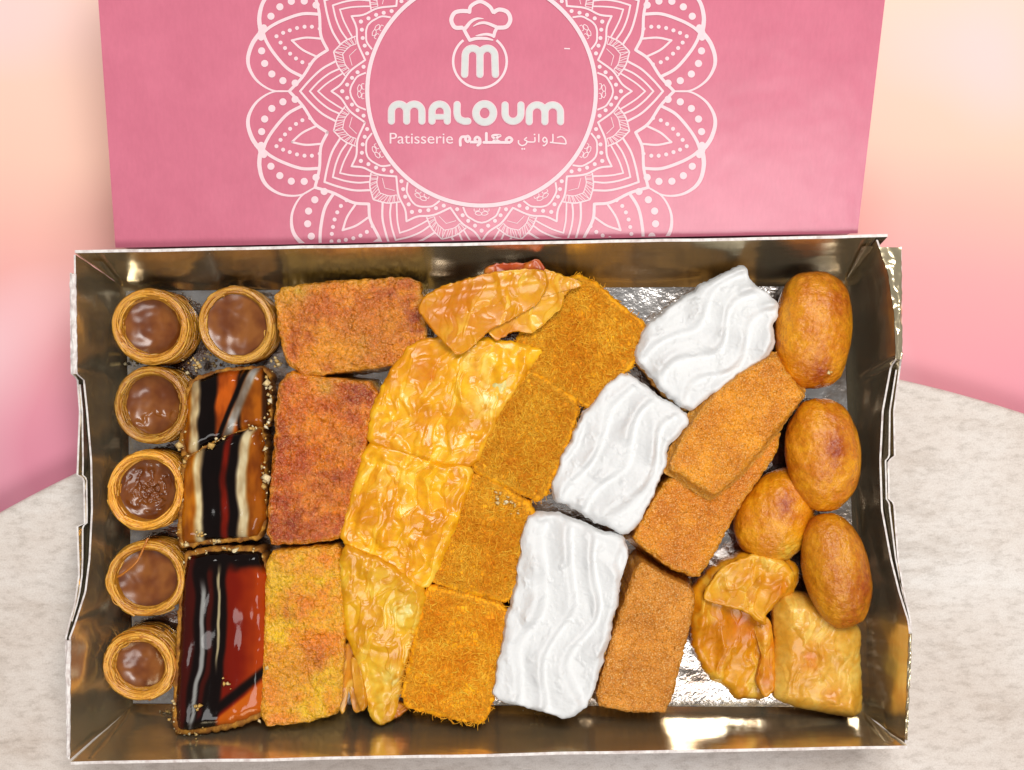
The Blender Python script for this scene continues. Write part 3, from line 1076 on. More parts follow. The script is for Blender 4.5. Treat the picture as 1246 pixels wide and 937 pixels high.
def col1(x, y, d):
    xs = x + (y - 500) * 0.02 + fbm(x, y, 34, 2, 14) * 3
    c = stripes([231, 241, 263, 287, 291], [ORG, CRM, BLK, (186, 84, 18), BLK, ORD])(xs)
    dg_ = x - (296 - (y - 480) * 0.42)           # slanting pale band
    t = np.exp(-(dg_ / 6.0) ** 4)
    c = mix(c, np.tile(np.array(GRY, float), (len(x), 1)), t)
    dg2 = x - (287 - (y - 480) * 0.42)
    c = mix(c, np.tile(np.array(BLK, float), (len(x), 1)), np.exp(-(dg2 / 3.2) ** 4))
    c = mix(c, np.tile(np.array(BLK, float), (len(x), 1)), np.exp(-((x - 322) / 4.0) ** 4) * 0.7)
    c = mix(c, c * np.array((0.62, 0.5, 0.4)), np.clip(0.35 + 0.9 * fbm(x, y * 0.5, 18, 3, 3), 0, 0.8))
    return c * (1 + 0.08 * fbm(x, y, 20, 2, 3))[:, None]


def col2(x, y, d):
    xs = x - 9 * np.exp(-np.clip(y - 528, -8, 200) / 14.0) * sm(236, 262, x) + fbm(x, y, 50, 2, 4) * 3
    c = stripes([237, 246, 268, 276, 288, 300], [ORG, CRM, BLK, RED, BLK, (206, 190, 150), ORD])(xs)
    c = mix(c, c * np.array((0.66, 0.54, 0.42)), np.clip(0.3 + 0.9 * fbm(x, y * 0.4, 16, 3, 5), 0, 0.8))
    return c * (1 + 0.06 * fbm(x, y, 20, 2, 5))[:, None]


def col3(x, y, d):
    w_ = x + (y - 790) * 0.075 * 1.0 - 5 * np.sin((y - 680) / 70.0) + fbm(x, y, 45, 2, 12) * 3.5
    c = np.tile(np.array(RED, float), (len(x), 1))
    c = mix(np.tile(np.array((62, 12, 6), float), (len(x), 1)), c, sm(240, 262, x))
    c = mix(c, np.tile(np.array((164, 56, 8), float), (len(x), 1)), sm(285, 318, x + fbm(x, y, 30, 2, 8) * 8))
    c = mix(c, np.tile(np.array(BLK, float), (len(x), 1)), sm(226, 232, w_) * (1 - sm(266, 272, w_)))
    c = mix(c, np.tile(np.array((70, 14, 6), float), (len(x), 1)), sm(243, 246, w_) * (1 - sm(248, 253, w_)) * 0.8)
    c = mix(c, np.tile(np.array(GRY, float) * 0.85, (len(x), 1)), np.exp(-((w_ - 239) / 2.8) ** 4) * sm(700, 725, y))
    c = mix(c, np.tile(np.array(CRM, float) * 0.8, (len(x), 1)), np.exp(-((w_ - 258.5) / 1.8) ** 4) * (1 - sm(790, 825, y)))
    dl = (y - 818) + (x - 320) * 0.80            # diagonal drizzle low right
    c = mix(c, np.tile(np.array((190, 88, 14), float), (len(x), 1)), sm(8, 14, dl) * sm(258, 268, x))
    c = mix(c, np.tile(np.array(BLK, float), (len(x), 1)), np.exp(-((dl) / 7.5) ** 4) * sm(226, 236, x))
    tb = sm(692, 684, y) if False else 1 - sm(684, 700, y + fbm(x, y, 20, 2, 6) * 6)
    c = mix(c, np.tile(np.array(BLK, float), (len(x), 1)), tb * sm(232, 242, x))
    return c


glazed([(227, 465), (268, 450), (326, 446), (329, 518), (300, 521), (266, 536), (223, 556), (219, 540)], 0.0275, col1,
       'short caramel slice with a slanting grey drizzle, just below the back row of nests', 21)
glazed([(221, 560), (246, 545), (270, 532), (300, 521), (320, 520), (323, 655), (250, 661), (216, 667)], 0.029, col2,
       'striped slice of orange, cream and black bars, middle of the glazed column', 22)
glazed([(222, 676), (250, 667), (326, 668), (324, 868), (292, 884), (214, 898), (210, 870)], 0.0285, col3,
       'long dark red and black glazed slice with thin pale lines at the front left', 23)


# --- toasted semolina slices
def semolina(outline, zt, label, seed, dark, bright, spots=(), pale=(), parent_kind='semolina_slice', side=(232, 190, 96)):
    t = thing(parent_kind, label, 'cake', center_of(outline, 0), 'toasted semolina slices')

    def cf(x, y, d):
        n1 = fbm(x, y, 60, 3, seed); n2 = fbm(x, y, 14, 3, seed + 4); n3 = fbm(x, y, 4.5, 2, seed + 6)
        c = mix(np.array(bright), np.array(dark), np.clip(0.5 + 1.0 * n1 + 0.5 * n2, 0, 1))
        for (sx, sy, r, k) in spots:
            g = np.exp(-(((x - sx) ** 2 + (y - sy) ** 2) / r ** 2)) * k
            c = mix(c, np.tile(np.array((156, 54, 0), float), (len(x), 1)), np.clip(g * (1 + n2), 0, 1))
        for (sx, sy, r, k) in pale:
            g = np.exp(-(((x - sx) ** 2 + (y - sy) ** 2) / r ** 2)) * k
            c = mix(c, np.tile(np.array((224, 168, 40), float), (len(x), 1)), np.clip(g * (1 + n2), 0, 1))
        e = 1 - sm(0, 9, d + n2 * 5)
        c = mix(c, np.tile(np.array((232, 160, 30), float), (len(x), 1)), e * 0.6)
        return c * (1 + 0.10 * n3)[:, None]
    hf = lambda x, y: fbm(x, y, 45, 3, seed + 1) * 0.0011 + fbm(x, y, 7, 3, seed + 2) * 0.0005 + fbm(x, y, 2.6, 2, seed + 3) * 0.00025
    blob('crumb_body', outline, zt, FZ, M['semolina'], t, hf, cf, side, edge=0.0021, ragged=1.8, rsize=10, grow=1.2, smooth=1, N=340, R=90, seed=seed, under=-0.3)
    return t


semolina([(333, 352), (400, 342), (510, 337), (517, 380), (519, 420), (500, 441), (372, 458), (348, 442), (338, 400)],
         lambda x, y: 0.029 + 0 * x, 'wide flat semolina slice lying crosswise against the back wall', 41, (206, 98, 6), (246, 152, 16),
         spots=((505, 390, 22, 0.7), (370, 400, 18, 0.5), (480, 355, 26, 0.3)), pale=((355, 352, 22, 0.8), (440, 420, 40, 0.35)))
semolina([(338, 470), (352, 452), (380, 458), (462, 466), (441, 560), (417, 655), (370, 662), (324, 663), (331, 560)],
         0.0285, 'dark reddish toasted semolina slice between the striped slice and the phyllo', 42, (196, 80, 2), (244, 138, 8),
         spots=((440, 480, 26, 0.9), (350, 640, 40, 0.6), (400, 580, 24, 0.45), (345, 530, 22, 0.5)), pale=((395, 470, 14, 0.6), (425, 540, 16, 0.35)))
semolina([(325, 672), (370, 668), (414, 664), (417, 700), (419, 770), (414, 868), (372, 880), (316, 885), (321, 780)],
         0.028, 'bright orange semolina slice at the front between glazed slice and phyllo', 43, (248, 140, 4), (255, 196, 16),
         spots=((385, 800, 20, 0.35), (350, 740, 18, 0.25)), pale=((350, 820, 30, 0.4), (340, 690, 30, 0.3)))


# --- phyllo
def _lay(x, y, seed, ang=17.0):
    """masks of torn upper layers (0..1) and the crumple height of thin sheets"""
    ca, sa = math.cos(math.radians(ang)), math.sin(math.radians(ang))
    wx = x + fbm(x, y, 40, 2, seed + 40) * 10; wy = y + fbm(x, y, 40, 2, seed + 41) * 10
    u = wx * ca + wy * sa; v = -wx * sa + wy * ca
    l1 = fbm(u, v * 0.42, 30, 3, seed + 42)
    l2 = fbm(u, v * 0.30, 17, 3, seed + 43)
    m1 = sm(-0.03, 0.03, l1 - 0.02); m2 = sm(-0.04, 0.04, l2 - 0.22)
    c1 = 0.32 - np.abs(fbm(u, v * 0.6, 46, 2, seed + 44, 0.4))
    c2 = 0.32 - np.abs(fbm(u * 1.0, v * 0.45, 13, 2, seed + 45, 0.5))
    c3 = 0.32 - np.abs(fbm(u, v, 5.5, 2, seed + 46, 0.5))
    return m1, m2, c1, c2, c3


def phyllo_col(seed, a=(220, 142, 6), b=(246, 184, 22), pale=(), amber=()):
    def cf(x, y, d):
        n1 = fbm(x, y, 50, 3, seed); n2 = fbm(x, y, 13, 3, seed + 2)
        m1, m2, c1, c2, c3 = _lay(x, y, seed)
        c = mix(np.array(a), np.array(b), np.clip(0.5 + 0.8 * n1 + 0.5 * n2 - 0.35 * (m1 - 0.5), 0, 1))
        c = mix(c, np.tile(np.array((250, 222, 110), float), (len(x), 1)), np.clip(m2 * (0.25 + 0.5 * n1), 0, 0.5))
        for (sx, sy, r, k) in pale:
            g = np.exp(-(((x - sx) ** 2 + (y - sy) ** 2) / r ** 2)) * k
            c = mix(c, np.tile(np.array((240, 222, 140), float), (len(x), 1)), np.clip(g * (1 + n2) * (0.6 + 0.6 * m2), 0, 1))
        for (sx, sy, r, k) in amber:
            g = np.exp(-(((x - sx) ** 2 + (y - sy) ** 2) / r ** 2)) * k
            c = mix(c, np.tile(np.array((206, 108, 4), float), (len(x), 1)), np.clip(g * (1 + n2), 0, 1))
        crease = np.exp(-((0.32 - c1) / 0.02) ** 2) * 0.16 + np.exp(-((0.32 - c2) / 0.03) ** 2) * 0.06
        return mix(c, np.tile(np.array((176, 96, 4), float), (len(x), 1)), np.clip(crease, 0, 1))
    return cf


def wrinkle(seed, amp=0.0012, s=26):
    k = amp / 0.0012

    def hf(x, y):
        m1, m2, c1, c2, c3 = _lay(x, y, seed)
        return k * (m1 * 0.00034 + m2 * 0.00024 + (c1 - 0.15) * 0.0015 + (c2 - 0.15) * 0.00022 * (0.3 + m1) + np.maximum(fbm(x, y, 24, 2, seed + 60, 0.3) - 0.1, 0) * 0.0016 + fbm(x, y, 60, 2, seed) * 0.0012)
    return hf


G1 = 'yellow phyllo pastry pieces'
ol = [(500, 418), (560, 405), (660, 424), (646, 444), (626, 474), (606, 505), (578, 568), (530, 564), (446, 540), (452, 500), (472, 455)]
t = thing('phyllo_pastry', 'yellow phyllo pastry with its top sheet folded over onto the shredded pastry', 'pastry', center_of(ol, 0), G1)
blob('crust', ol, 0.0305, FZ, M['phyllo'], t, wrinkle(51), phyllo_col(51, pale=((590, 490, 24, 0.9), (575, 440, 18, 0.5)), amber=((520, 455, 25, 0.5),)), (206, 172, 84), edge=0.0022, ragged=2.0, rsize=11, N=340, R=90, seed=51, smooth=1)
c6 = lambda pts: [(480 + x / 5.19, 310 + y / 5.19) for x, y in pts]
ol = c6([(560, 200), (940, 95), (1040, 130), (1190, 182), (1095, 215), (1060, 265), (1050, 330), (980, 390), (870, 492), (760, 470), (700, 500), (640, 540), (560, 420)])
blob('folded_sheet', ol, lambda x, y: 0.0335 + 0.0 * x, 0.0318, M['phyllo'], t, wrinkle(52, 0.0006, 34), phyllo_col(52, (214, 138, 8), (226, 164, 24), amber=((620, 415, 14, 0.9),)), (190, 120, 20), edge=0.0006, ragged=1.4, rsize=6, N=240, R=70, K=2, seed=52, under=0)
ol = c6([(152, 345), (190, 265), (300, 205), (420, 172), (600, 122), (820, 98), (945, 105), (965, 190), (900, 300), (835, 342), (700, 420), (600, 465), (500, 560), (402, 632), (300, 530), (205, 415)])
blob('folded_sheet', ol, lambda x, y: 0.0362 - 0.0000 * x, 0.0338, M['phyllo'], t, lambda x, y: wrinkle(53, 0.0006, 40)(x, y) + 0.0010 * np.exp(-(((y - 350 + (x - 600) * 0.12)) / 9.0) ** 2),
     phyllo_col(53, (206, 128, 6), (222, 152, 10), amber=((560, 370, 40, 0.4),), pale=((650, 345, 18, 0.25),)), (196, 130, 24), edge=0.0007, ragged=1.2, rsize=6, N=300, R=90, K=2, seed=53, under=0)
ol = c6([(570, 150), (578, 88), (650, 62), (760, 58), (840, 60), (905, 33), (942, 78), (930, 120), (700, 140)])
blob('torn_sheet', ol, 0.0335, 0.0322, M['phyllo'], t, wrinkle(54, 0.0008, 20), phyllo_col(54, (172, 62, 6), (190, 84, 10)), (160, 60, 8), edge=0.0006, ragged=1.5, rsize=5, N=120, R=24, K=2, seed=54, under=0)
ol = [(588, 478), (602, 462), (622, 456), (618, 474), (604, 500), (590, 512), (584, 500)]
blob('inner_layer', ol, 0.030, 0.018, M['phyllo'], t, wrinkle(55, 0.0008, 14), phyllo_col(55, (204, 188, 110), (226, 214, 150)), (190, 170, 90), edge=0.003, ragged=0.8, N=100, R=24, K=3, seed=55)

ol = [(446, 540), (480, 543), (530, 562), (577, 568), (560, 625), (534, 690), (518, 719), (470, 684), (413, 661), (428, 600)]
t = thing('phyllo_pastry', 'middle phyllo piece with glossy blisters, between dark semolina slice and shredded pastry', 'pastry', center_of(ol, 0), G1)
blob('crust', ol, 0.0300, FZ, M['phyllo'], t, wrinkle(56, 0.0013, 26), phyllo_col(56, pale=((480, 575, 16, 0.3),)), (204, 168, 70), edge=0.0022, ragged=2.0, rsize=11, smooth=1, N=340, R=90, seed=56)

ol = [(413, 662), (468, 684), (519, 720), (507, 770), (492, 815), (478, 876), (460, 884), (450, 870), (438, 812), (420, 772)]
t = thing('phyllo_pastry', 'tapering phyllo piece narrowing to the front wall, paler than the others', 'pastry', center_of(ol, 0), G1)
blob('crust', ol, lambda x, y: 0.0305 - 0.00005 * (y - 700), FZ, M['phyllo'], t, wrinkle(58, 0.0012, 26), phyllo_col(58, (212, 142, 6), (232, 174, 22), pale=((490, 740, 20, 0.8), (470, 830, 26, 0.8))), (206, 172, 80), edge=0.0022, ragged=2.0, rsize=11, smooth=1, N=340, R=90, seed=58)
for (ol, zt, a, b, sd) in (([(424, 782), (430, 790), (438, 830), (440, 862), (432, 868), (424, 830), (416, 872), (414, 850), (419, 800)], 0.021, (176, 104, 14), (208, 140, 30), 59),
                           ([(428, 800), (436, 806), (446, 858), (440, 866), (432, 842)], 0.024, (190, 120, 16), (214, 150, 30), 60),
                           ([(478, 852), (488, 858), (496, 862), (484, 872), (474, 876), (470, 864)], 0.019, (186, 104, 16), (210, 140, 30), 61)):
    blob('broken_flake', ol, zt, 0.004, M['phyllo'], t, wrinkle(sd, 0.0006, 10), phyllo_col(sd, a, b), (150, 84, 16), edge=0.0008, ragged=0.8, N=100, R=16, K=4, seed=sd, under=0.2)


# --- shredded (kataifi) squares
def shredded(outline, zt, label, seed, count=1500, tone=1.0):
    count = int(count * 2.1)
    t = thing('shredded_pastry', label, 'pastry', center_of(outline, 0), 'shredded pastry squares')
    zf = lambda x, y: zt * ZK + 0 * x
    hfun = lambda x, y: fbm(x, y, 40, 3, seed + 1) * 0.0008 + fbm(x, y, 8, 3, seed + 2) * 0.0005

    def cf(x, y, d):
        n1 = fbm(x, y, 45, 3, seed); n2 = fbm(x, y, 10, 3, seed + 3)
        c = mix(np.array((255, 188, 20)), np.array((232, 144, 8)), np.clip(0.45 + 0.9 * n1 + 0.5 * n2, 0, 1))
        return mix(c, np.tile(np.array((236, 166, 24), float), (len(x), 1)), (1 - sm(0, 14, d + n2 * 6)) * 0.8) * tone
    blob('shredded_body', outline, zt, FZ, M['shred'], t, hfun, cf, (206, 146, 40), edge=0.0021, ragged=2.4, rsize=7, N=260, R=60, seed=seed, under=0.4, grow=2.4, smooth=1)
    rng = np.random.default_rng(seed)
    ol = resample(outline, 200, 2); cc = ol.mean(0)
    q = ol[rng.integers(0, 200, count)]
    rr = np.sqrt(rng.uniform(0, 1, count))[:, None]
    q = cc + (q - cc) * rr * 1.005
    d = np.hypot(q[:, None, 0] - ol[None, :, 0], q[:, None, 1] - ol[None, :, 1]).min(1)
    K = 6
    ang = rng.uniform(0, 6.28, count); ln = rng.uniform(4, 14, count); cv = rng.normal(0, 0.6, count)
    s = np.linspace(-0.5, 0.5, K)
    aa = ang[:, None] + cv[:, None] * s[None] * 2
    step = ln[:, None] / (K - 1)
    X = q[:, 0, None] + np.cumsum(np.cos(aa) * step, 1) - ln[:, None] * 0.5 * np.cos(ang)[:, None]
    Y = q[:, 1, None] + np.cumsum(np.sin(aa) * step, 1) - ln[:, None] * 0.5 * np.sin(ang)[:, None]
    dd = np.hypot(X.reshape(-1)[:, None] - ol[None, :, 0], Y.reshape(-1)[:, None] - ol[None, :, 1]).min(1).reshape(X.shape)
    inside_r = np.hypot(X - cc[0], Y - cc[1])
    mpp = (H - 0.028) / F
    qd = 1 - np.clip(dd * mpp / 0.0021, 0, 1)
    base = zf(X, Y) - 0.0021 * (1 - np.sqrt(np.clip(1 - qd * qd, 0, 1))) + hfun(X, Y) * sm(0, 0.0025, dd * mpp)
    Z = base + 0.00012 + rng.uniform(-0.0002, 0.0004, count)[:, None] + 0.0004 * np.cos(s[None] * math.pi) * rng.uniform(-0.2, 1, count)[:, None]
    P = W(X, Y, zf(X, Y)); P[..., 2] = Z
    P = fit_inside(P.reshape(-1, 3)).reshape(P.shape)
    v, fc = tubes(P, rng.uniform(0.00010, 0.00022, count), 3)
    n1 = fbm(q[:, 0], q[:, 1], 45, 3, seed)
    col = mix(np.array((220, 132, 8)), np.array((255, 204, 66)), np.clip(0.40 - 0.35 * n1 + rng.normal(0, 0.24, count), 0, 1)) * tone
    col = mix(col, np.tile(np.array((226, 164, 44), float), (count, 1)), (1 - sm(0, 12, d)) * 0.5)
    o = mesh_obj('pastry_shred', v, fc, M['shred'], t, np.repeat(col, K * 3, 0))
    o['kind'] = 'stuff'
    return t


shredded([(620, 442), (632, 405), (672, 372), (700, 333), (722, 342), (752, 370), (786, 396), (780, 430), (748, 468), (722, 498), (690, 480), (640, 446)], 0.028,
         'shredded pastry square partly under the folded phyllo sheet, nearest the back wall', 71, 1900)
shredded([(641, 450), (662, 460), (706, 489), (690, 545), (660, 612), (615, 592), (572, 570), (598, 510)], 0.0285,
         'deep orange shredded pastry square, second from the back wall', 72, 1700, 0.98)
shredded([(570, 575), (590, 578), (652, 618), (638, 680), (620, 734), (570, 722), (519, 706), (540, 645)], 0.0275,
         'shredded pastry square with pale crumbs on its corner, third from the back wall', 73, 1700)
shredded([(518, 713), (560, 722), (616, 738), (616, 785), (604, 840), (588, 882), (545, 874), (487, 858), (502, 790)], 0.0275,
         'shredded pastry square beside the front wall, between phyllo tip and cream slice', 74, 1900, 1.04)


# --- cream slices
def cream(outline, zt, label, seed, axis, per, amp, bend, base_shift=(0, 0), ph=0.0):
    t = thing('cream_slice', label, 'cake', center_of(outline, 0), 'white cream topped slices')
    o = np.asarray(outline, float); cc = o.mean(0)
    blob('cake_base', cc + (o - cc) * 0.985 + np.array(base_shift), zt - 0.008, FZ, M['crumb'], t, None,
         lambda x, y, d: mix(np.array((206, 164, 96)), np.array((176, 118, 50)), np.clip(0.5 + fbm(x, y, 9, 3, seed), 0, 1)), (198, 152, 84), edge=0.001, ragged=2.0, rsize=7, N=200, R=14, seed=seed)
    ca, sa = math.cos(math.radians(axis)), math.sin(math.radians(axis))

    def hf(x, y):
        u = (x - cc[0]) * ca + (y - cc[1]) * sa          # along
        v = -(x - cc[0]) * sa + (y - cc[1]) * ca         # across
        wv = v + bend[0] * np.sin(u / bend[1] * 2 * math.pi + bend[2]) + fbm(x, y, 70, 1, seed) * 9
        s = np.sin(wv / per * 2 * math.pi + ph)
        p_ = wv / per * 2 * math.pi + ph
        am = np.clip(0.75 + 1.1 * fbm(x, y, 55, 2, seed + 7), 0.6, 1.2)
        rid = 0.5 + 0.5 * np.sin(p_ + 0.55 * np.sin(p_)) 
        lump = fbm(x, y, 22, 3, seed + 5); tear = np.maximum(fbm(x, y, 15, 3, seed + 6) - 0.25, 0)
        return amp * 0.9 * rid * am + fbm(x, y, 60, 2, seed + 2) * 0.0012 + tear * 0.0012 + fbm(x, y, 6, 3, seed + 8) * 0.00012 - amp * 0.4
    blob('cream_topping', outline, zt, zt - 0.010, M['cream'], t, hf, None, None, edge=0.0028, smooth=1, ragged=4.0, rsize=24, N=380, R=110, K=6, seed=seed + 1, under=0.1, flare=0.0006, sidenoise=2.2)
    return t


cream([(776, 432), (786, 400), (812, 378), (850, 352), (880, 336), (905, 325), (917, 345), (948, 368), (941, 400), (942, 428), (905, 452), (880, 470), (838, 500), (805, 468)], 0.033,
      'white cream slice with torn edges against the back, beside the big fritter', 81, 135, 36, 0.0034, (9, 110, 0.8), (-5, 5))
cream([(735, 472), (760, 455), (800, 482), (839, 510), (812, 545), (800, 590), (770, 650), (735, 640), (670, 602), (690, 545)], 0.0325,
      'white cream slice with long smooth swirls, in the middle of the cream column', 82, 118, 36, 0.0040, (10, 120, 0.2))
cream([(641, 632), (665, 625), (712, 640), (765, 662), (752, 720), (738, 790), (716, 858), (690, 876), (645, 862), (600, 852), (612, 790), (628, 720)], 0.033,
      'large white cream slice with deep wavy grooves at the front', 83, 100, 36, 0.0042, (11, 150, 2.6))


# --- syrup cakes
def syrup(outline, zt, zb, label, seed, a=(216, 142, 28), b=(182, 106, 12), ed=(206, 138, 34)):
    t = thing('syrup_cake', label, 'cake', list(center_of(outline, 0)[:2]) + [zb if not callable(zb) else 0.01], 'sugar topped syrup cakes')
    a = np.array(a) * 1.14; b = np.array(b) * 1.12

    def cf(x, y, d):
        n1 = fbm(x, y, 40, 3, seed); n2 = fbm(x, y, 9, 3, seed + 3)
        c = mix(np.array(a), np.array(b), np.clip(0.5 + 0.6 * n1 + 0.4 * n2, 0, 1))
        return mix(c, np.tile(np.array(ed, float), (len(x), 1)), (1 - sm(0, 8, d + n2 * 4)) * 0.5)
    hf = lambda x, y: fbm(x, y, 40, 3, seed + 1) * 0.0006 + fbm(x, y, 5, 3, seed + 2) * 0.0003 + fbm(x, y, 2.4, 2, seed + 6) * 0.0002
    blob('crumb_body', outline, zt, zb, M['syrup_cake'], t, hf, cf, (220, 150, 44), grow=-0.5, smooth=1, edge=0.002, ragged=1.6, rsize=8, N=320, R=80, seed=seed, under=-0.6)
    # sugar grains on top
    rng = np.random.default_rng(seed)
    return t


syrup([(800, 598), (825, 566), (880, 560), (952, 522), (948, 550), (905, 612), (868, 680), (849, 706), (812, 692), (768, 656), (776, 640)], lambda x, y: 0.0245 + 0.00001 * (700 - y), FZ,
      'sugary syrup cake lying partly under the raised one, with a crumbly front corner', 92, (212, 132, 16), (186, 104, 10), (212, 152, 28))
syrup([(776, 680), (810, 700), (848, 718), (842, 760), (815, 868), (775, 870), (722, 860), (742, 780)], 0.0265, FZ,
      'duller brown sugary syrup cake standing at the front beside the large cream slice', 93, (206, 132, 36), (178, 106, 20), (196, 130, 44))
syrup([(860, 486), (905, 450), (945, 430), (962, 455), (982, 482), (950, 520), (905, 575), (870, 606), (845, 590), (812, 570), (830, 530)], lambda x, y: 0.0335 + 0.00001 * (600 - y), 0.0262,
      'raised syrup cake lying on another one, below the back cream slice', 91, (220, 142, 24), (192, 112, 12), (212, 146, 34))


# --- fried fritters
def fritter(cx, cy, a, b, ang, zc, c, label, seed, ex=2.2, tilt=0.0, dark=(), taper=0.0, tone=1.0, pale=()):
    zc *= ZK; c *= 0.86
    mpp = (H - zc) / F
    w_ = W(cx, cy, zc)
    t_, p_ = 150, 100
    u = np.linspace(0, 2 * math.pi, t_, endpoint=False); v = np.linspace(0, math.pi, p_)
    U, V = np.meshgrid(u, v)
    pw = lambda s, e: np.sign(s) * np.abs(s) ** (2.0 / e)
    X = pw(np.sin(V), 2.15) * pw(np.cos(U), ex); Y = pw(np.sin(V), 2.15) * pw(np.sin(U), ex); Z = np.cos(V)
    nx = fbm(X * 60 + 200, Y * 60 + Z * 40, 32, 4, seed)
    nf = fbm(X * 60 + 90, Y * 90 + Z * 60, 6, 3, seed + 4)
    k = 1 + nx * 0.035 + nf * 0.008
    X0, Y0 = X.copy(), Y.copy()
    X = X * a * mpp * k * (1 + taper * Y0); Y = Y * b * mpp * k; Z = Z * c * k
    ca, sa = math.cos(math.radians(ang)), math.sin(math.radians(ang))
    # Y axis = long axis; rotate in image plane (image y down)
    Xi = X * ca - Y * sa; Yi = X * sa + Y * ca
    Zi = Z + tilt * Y
    P = np.stack([w_[0] + Xi, w_[1] + Yi, zc + Zi], -1)
    n1 = fbm(X0 * 70, Y0 * 100, 40, 3, seed + 7); n2 = fbm(X0 * 70, Y0 * 100, 11, 3, seed + 8)
    col = mix(np.array((234, 158, 18)), np.array((202, 112, 8)), np.clip(0.45 + 0.55 * n1 + 0.4 * n2, 0, 1)) * tone
    for (dx, dy, r, kk) in dark:
        g = np.exp(-(((X0 - dx) ** 2 + (Y0 - dy) ** 2) / r ** 2)) * kk
        col = mix(col, np.broadcast_to(np.array((150, 56, 6), float), col.shape), np.clip(g * (1 + 0.5 * n2), 0, 1))
    for (dx, dy, r, kk) in pale:
        g = np.exp(-(((X0 - dx) ** 2 + (Y0 - dy) ** 2) / r ** 2)) * kk
        col = mix(col, np.broadcast_to(np.array((232, 190, 70), float), col.shape), np.clip(g * (1 + n2), 0, 1))
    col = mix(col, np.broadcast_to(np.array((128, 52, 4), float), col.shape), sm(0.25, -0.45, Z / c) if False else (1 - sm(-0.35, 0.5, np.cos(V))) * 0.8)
    Pm = P.reshape(-1, 3)
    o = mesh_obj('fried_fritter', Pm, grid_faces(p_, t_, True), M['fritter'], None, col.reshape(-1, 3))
    o['label'] = label; o['category'] = 'fritter'; o['group'] = 'oval fried fritters'
    return o


fritter(945, 626, 46, 60, -28, 0.0165, 0.0150, 'small fritter tucked beneath the others, with a pale torn end over the baklava', 102, 2.1, 0.0, ((-0.1, 0.25, 0.22, 0.7),), -0.12, 1.0, ((0.55, -0.55, 0.3, 0.8),))
fritter(1017, 694, 40, 72, 13, 0.0270, 0.0150, 'brown fritter leaning on the front baklava piece', 103, 2.15, 0.06, ((0.5, -0.3, 0.4, 0.6), (0, -0.8, 0.4, 0.4)), 0.0, 0.95)
fritter(1001, 553, 45, 69, 4, 0.0265, 0.0150, 'egg shaped fritter with a dark dimple, in the middle by the right wall', 101, 2.15, 0.0, ((0.15, 0.1, 0.26, 0.9), (0.3, 0.5, 0.4, 0.3)))
fritter(989, 402, 46, 71, -4, 0.0240, 0.0155, 'largest fritter in the back right corner, blunt and cylindrical', 100, 2.6, 0.0, ((0.5, 0.5, 0.4, 0.5), (0.1, -0.75, 0.3, 0.7)))


# --- baklava pieces
def bak_col(seed, a, b, pale, amber):
    return phyllo_col(seed, a, b, pale, amber)


c4 = lambda pts: [(820 + x / 4.153, 712 + y / 4.153) for x, y in pts]
ol = [(846, 716), (872, 692), (905, 676), (940, 671), (974, 690), (970, 718), (940, 742), (930, 752), (934, 800), (940, 835), (930, 852), (896, 852), (888, 838), (866, 828), (846, 792), (842, 750)]
t = thing('baklava_piece', 'amber flaky baklava piece with torn wavy sheets, beside the small fritter', 'pastry', center_of(ol, 0), 'baklava pieces')
blob('crust', ol, lambda x, y: 0.021 - 0.00006 * (y - 680), FZ, M['baklava'], t, wrinkle(111, 0.0018, 28), bak_col(111, (204, 126, 10), (222, 154, 24), ((880, 700, 16, 0.4),), ((905, 755, 26, 0.7), (930, 700, 20, 0.3))), (190, 120, 24), edge=0.004, ragged=2.0, N=280, R=70, seed=111, center=(905, 750))
ol = [(855, 728), (880, 690), (925, 674), (958, 686), (968, 706), (948, 730), (930, 748), (932, 762), (905, 742), (880, 736)]
blob('upper_sheet', ol, 0.0245, 0.0222, M['baklava'], t, wrinkle(112, 0.0016, 22), bak_col(112, (208, 132, 12), (224, 160, 30), ((880, 705, 16, 0.5), (935, 690, 10, 0.5)), ((950, 715, 14, 0.5),)), (190, 112, 20), edge=0.0016, ragged=1.4, N=180, R=44, K=3, seed=112, under=0)
ol = [(918, 760), (936, 752), (941, 790), (944, 836), (932, 850), (922, 830), (930, 800)]
blob('side_sheet', ol, 0.0175, 0.012, M['baklava'], t, wrinkle(113, 0.001, 14), bak_col(113, (206, 120, 10), (224, 160, 40), (), ()), (190, 112, 20), edge=0.0016, ragged=1.0, N=110, R=24, K=3, seed=113, under=0)

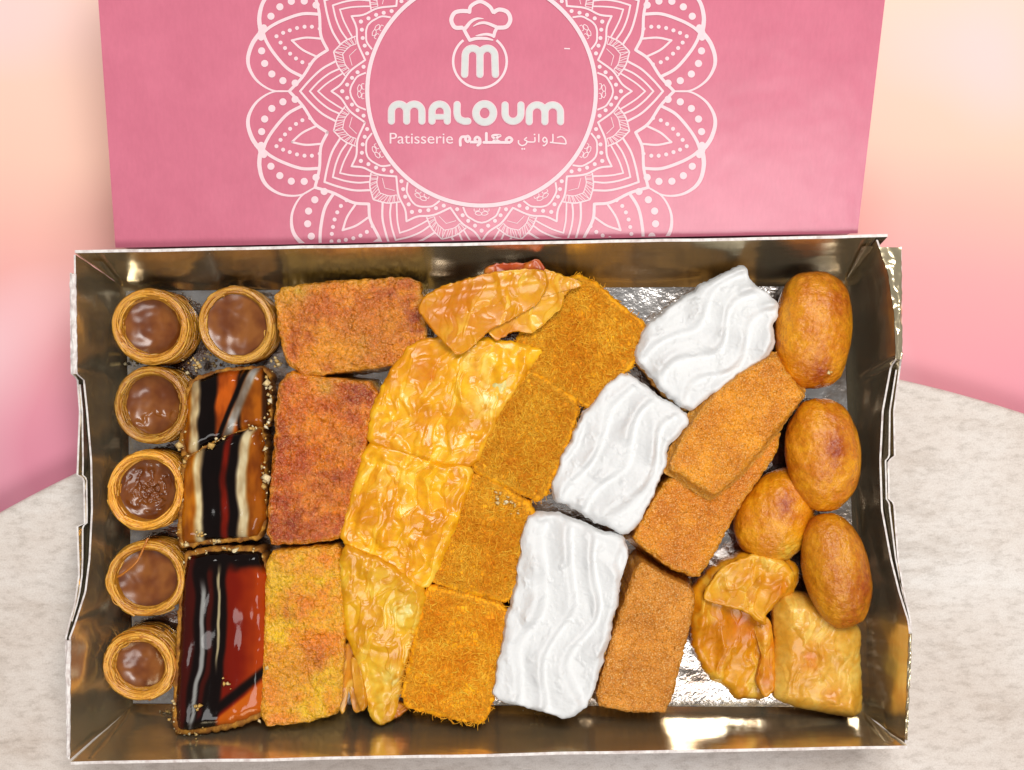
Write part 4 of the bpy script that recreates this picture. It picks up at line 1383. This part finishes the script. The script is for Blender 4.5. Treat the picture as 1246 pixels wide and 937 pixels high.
ol = [(945, 733), (956, 726), (985, 724), (1020, 745), (1050, 768), (1049, 800), (1052, 868), (1040, 876), (1000, 868), (972, 863), (944, 852), (946, 790)]
t = thing('baklava_piece', 'plump pale golden rectangular baklava piece in the front right corner', 'pastry', center_of(ol, 0), 'baklava pieces')
blob('crust', ol, lambda x, y: 0.0205 + 0.0 * x, FZ, M['baklava'], t, lambda x, y: wrinkle(114, 0.0012, 26)(x, y) + 0.0028 * np.exp(-(((x - 1000) / 46.0) ** 4)),
     bak_col(114, (216, 152, 40), (232, 184, 84), ((1025, 800, 26, 0.3), (985, 760, 14, 0.3)), ((985, 800, 16, 0.6), (1010, 845, 16, 0.4))), (206, 140, 50), edge=0.0055, ragged=1.2, N=280, R=70, seed=114)

# ------------------------------------------------------------------ crumbs
rng = np.random.default_rng(99)
V = []; Fc = []; C = []
cl = [(240, 444, 9, 20, 0.010), (290, 440, 14, 14, 0.006), (262, 436, 14, 14, 0.008), (335, 440, 6, 8, 0.012), (244, 652, 5, 10, 0.0285), (226, 736, 4, 6, 0.022), (275, 832, 7, 7, 0.0295), (240, 860, 5, 5, 0.029),
      (205, 880, 10, 10, 0.004), (655, 860, 12, 10, 0.004), (610, 608, 10, 10, 0.0285), (625, 620, 6, 6, 0.029), (840, 470, 5, 5, 0.03), (130, 890, 16, 6, 0.004), (520, 872, 12, 6, 0.002), (1010, 450, 6, 2, 0.038),
      (160, 440, 8, 6, 0.003)]
for (x, y, s, n_, z) in cl:
    for k in range(n_):
        q = rng.normal((x, y), s * 0.6)
        p = W(q[0], q[1], z * ZK); p[2] += rng.uniform(0, 0.001)
        vv_, ff_ = chip(p, rng.uniform(0.0004, 0.0012), rng)
        Fc.append(ff_ + sum(len(a) for a in V)); V.append(vv_)
        C.append(np.tile(mix(np.array((214, 166, 80)), np.array((240, 224, 180)), rng.uniform(0, 1)), (len(vv_), 1)))
o = mesh_obj('pastry_crumb', fit_inside(np.vstack(V)), np.vstack(Fc), M['crumb'], None, np.vstack(C))
o['kind'] = 'stuff'
o['label'] = 'loose pale pastry crumbs scattered in the tray'; o['category'] = 'crumbs'

# one loose strand across a nest, part of that nest
for ob in list(SC.objects):
    if ob.name.startswith('chocolate_nest') and 'stray' in ob.get('label', ''):
        pts = spline(np.array([(143, 702), (150, 698), (166, 684), (176, 664), (180, 655)], float))
        zz = 0.0265 * ZK + 0.0012 * np.sin(np.linspace(0, math.pi, len(pts)))
        v, fc = tubes(W(pts[:, 0], pts[:, 1], zz)[None], 0.00045, 5)
        mesh_obj('stray_strand', v, fc, M['nest'], ob, np.tile(np.array((190, 112, 26.0)), (len(v), 1)))
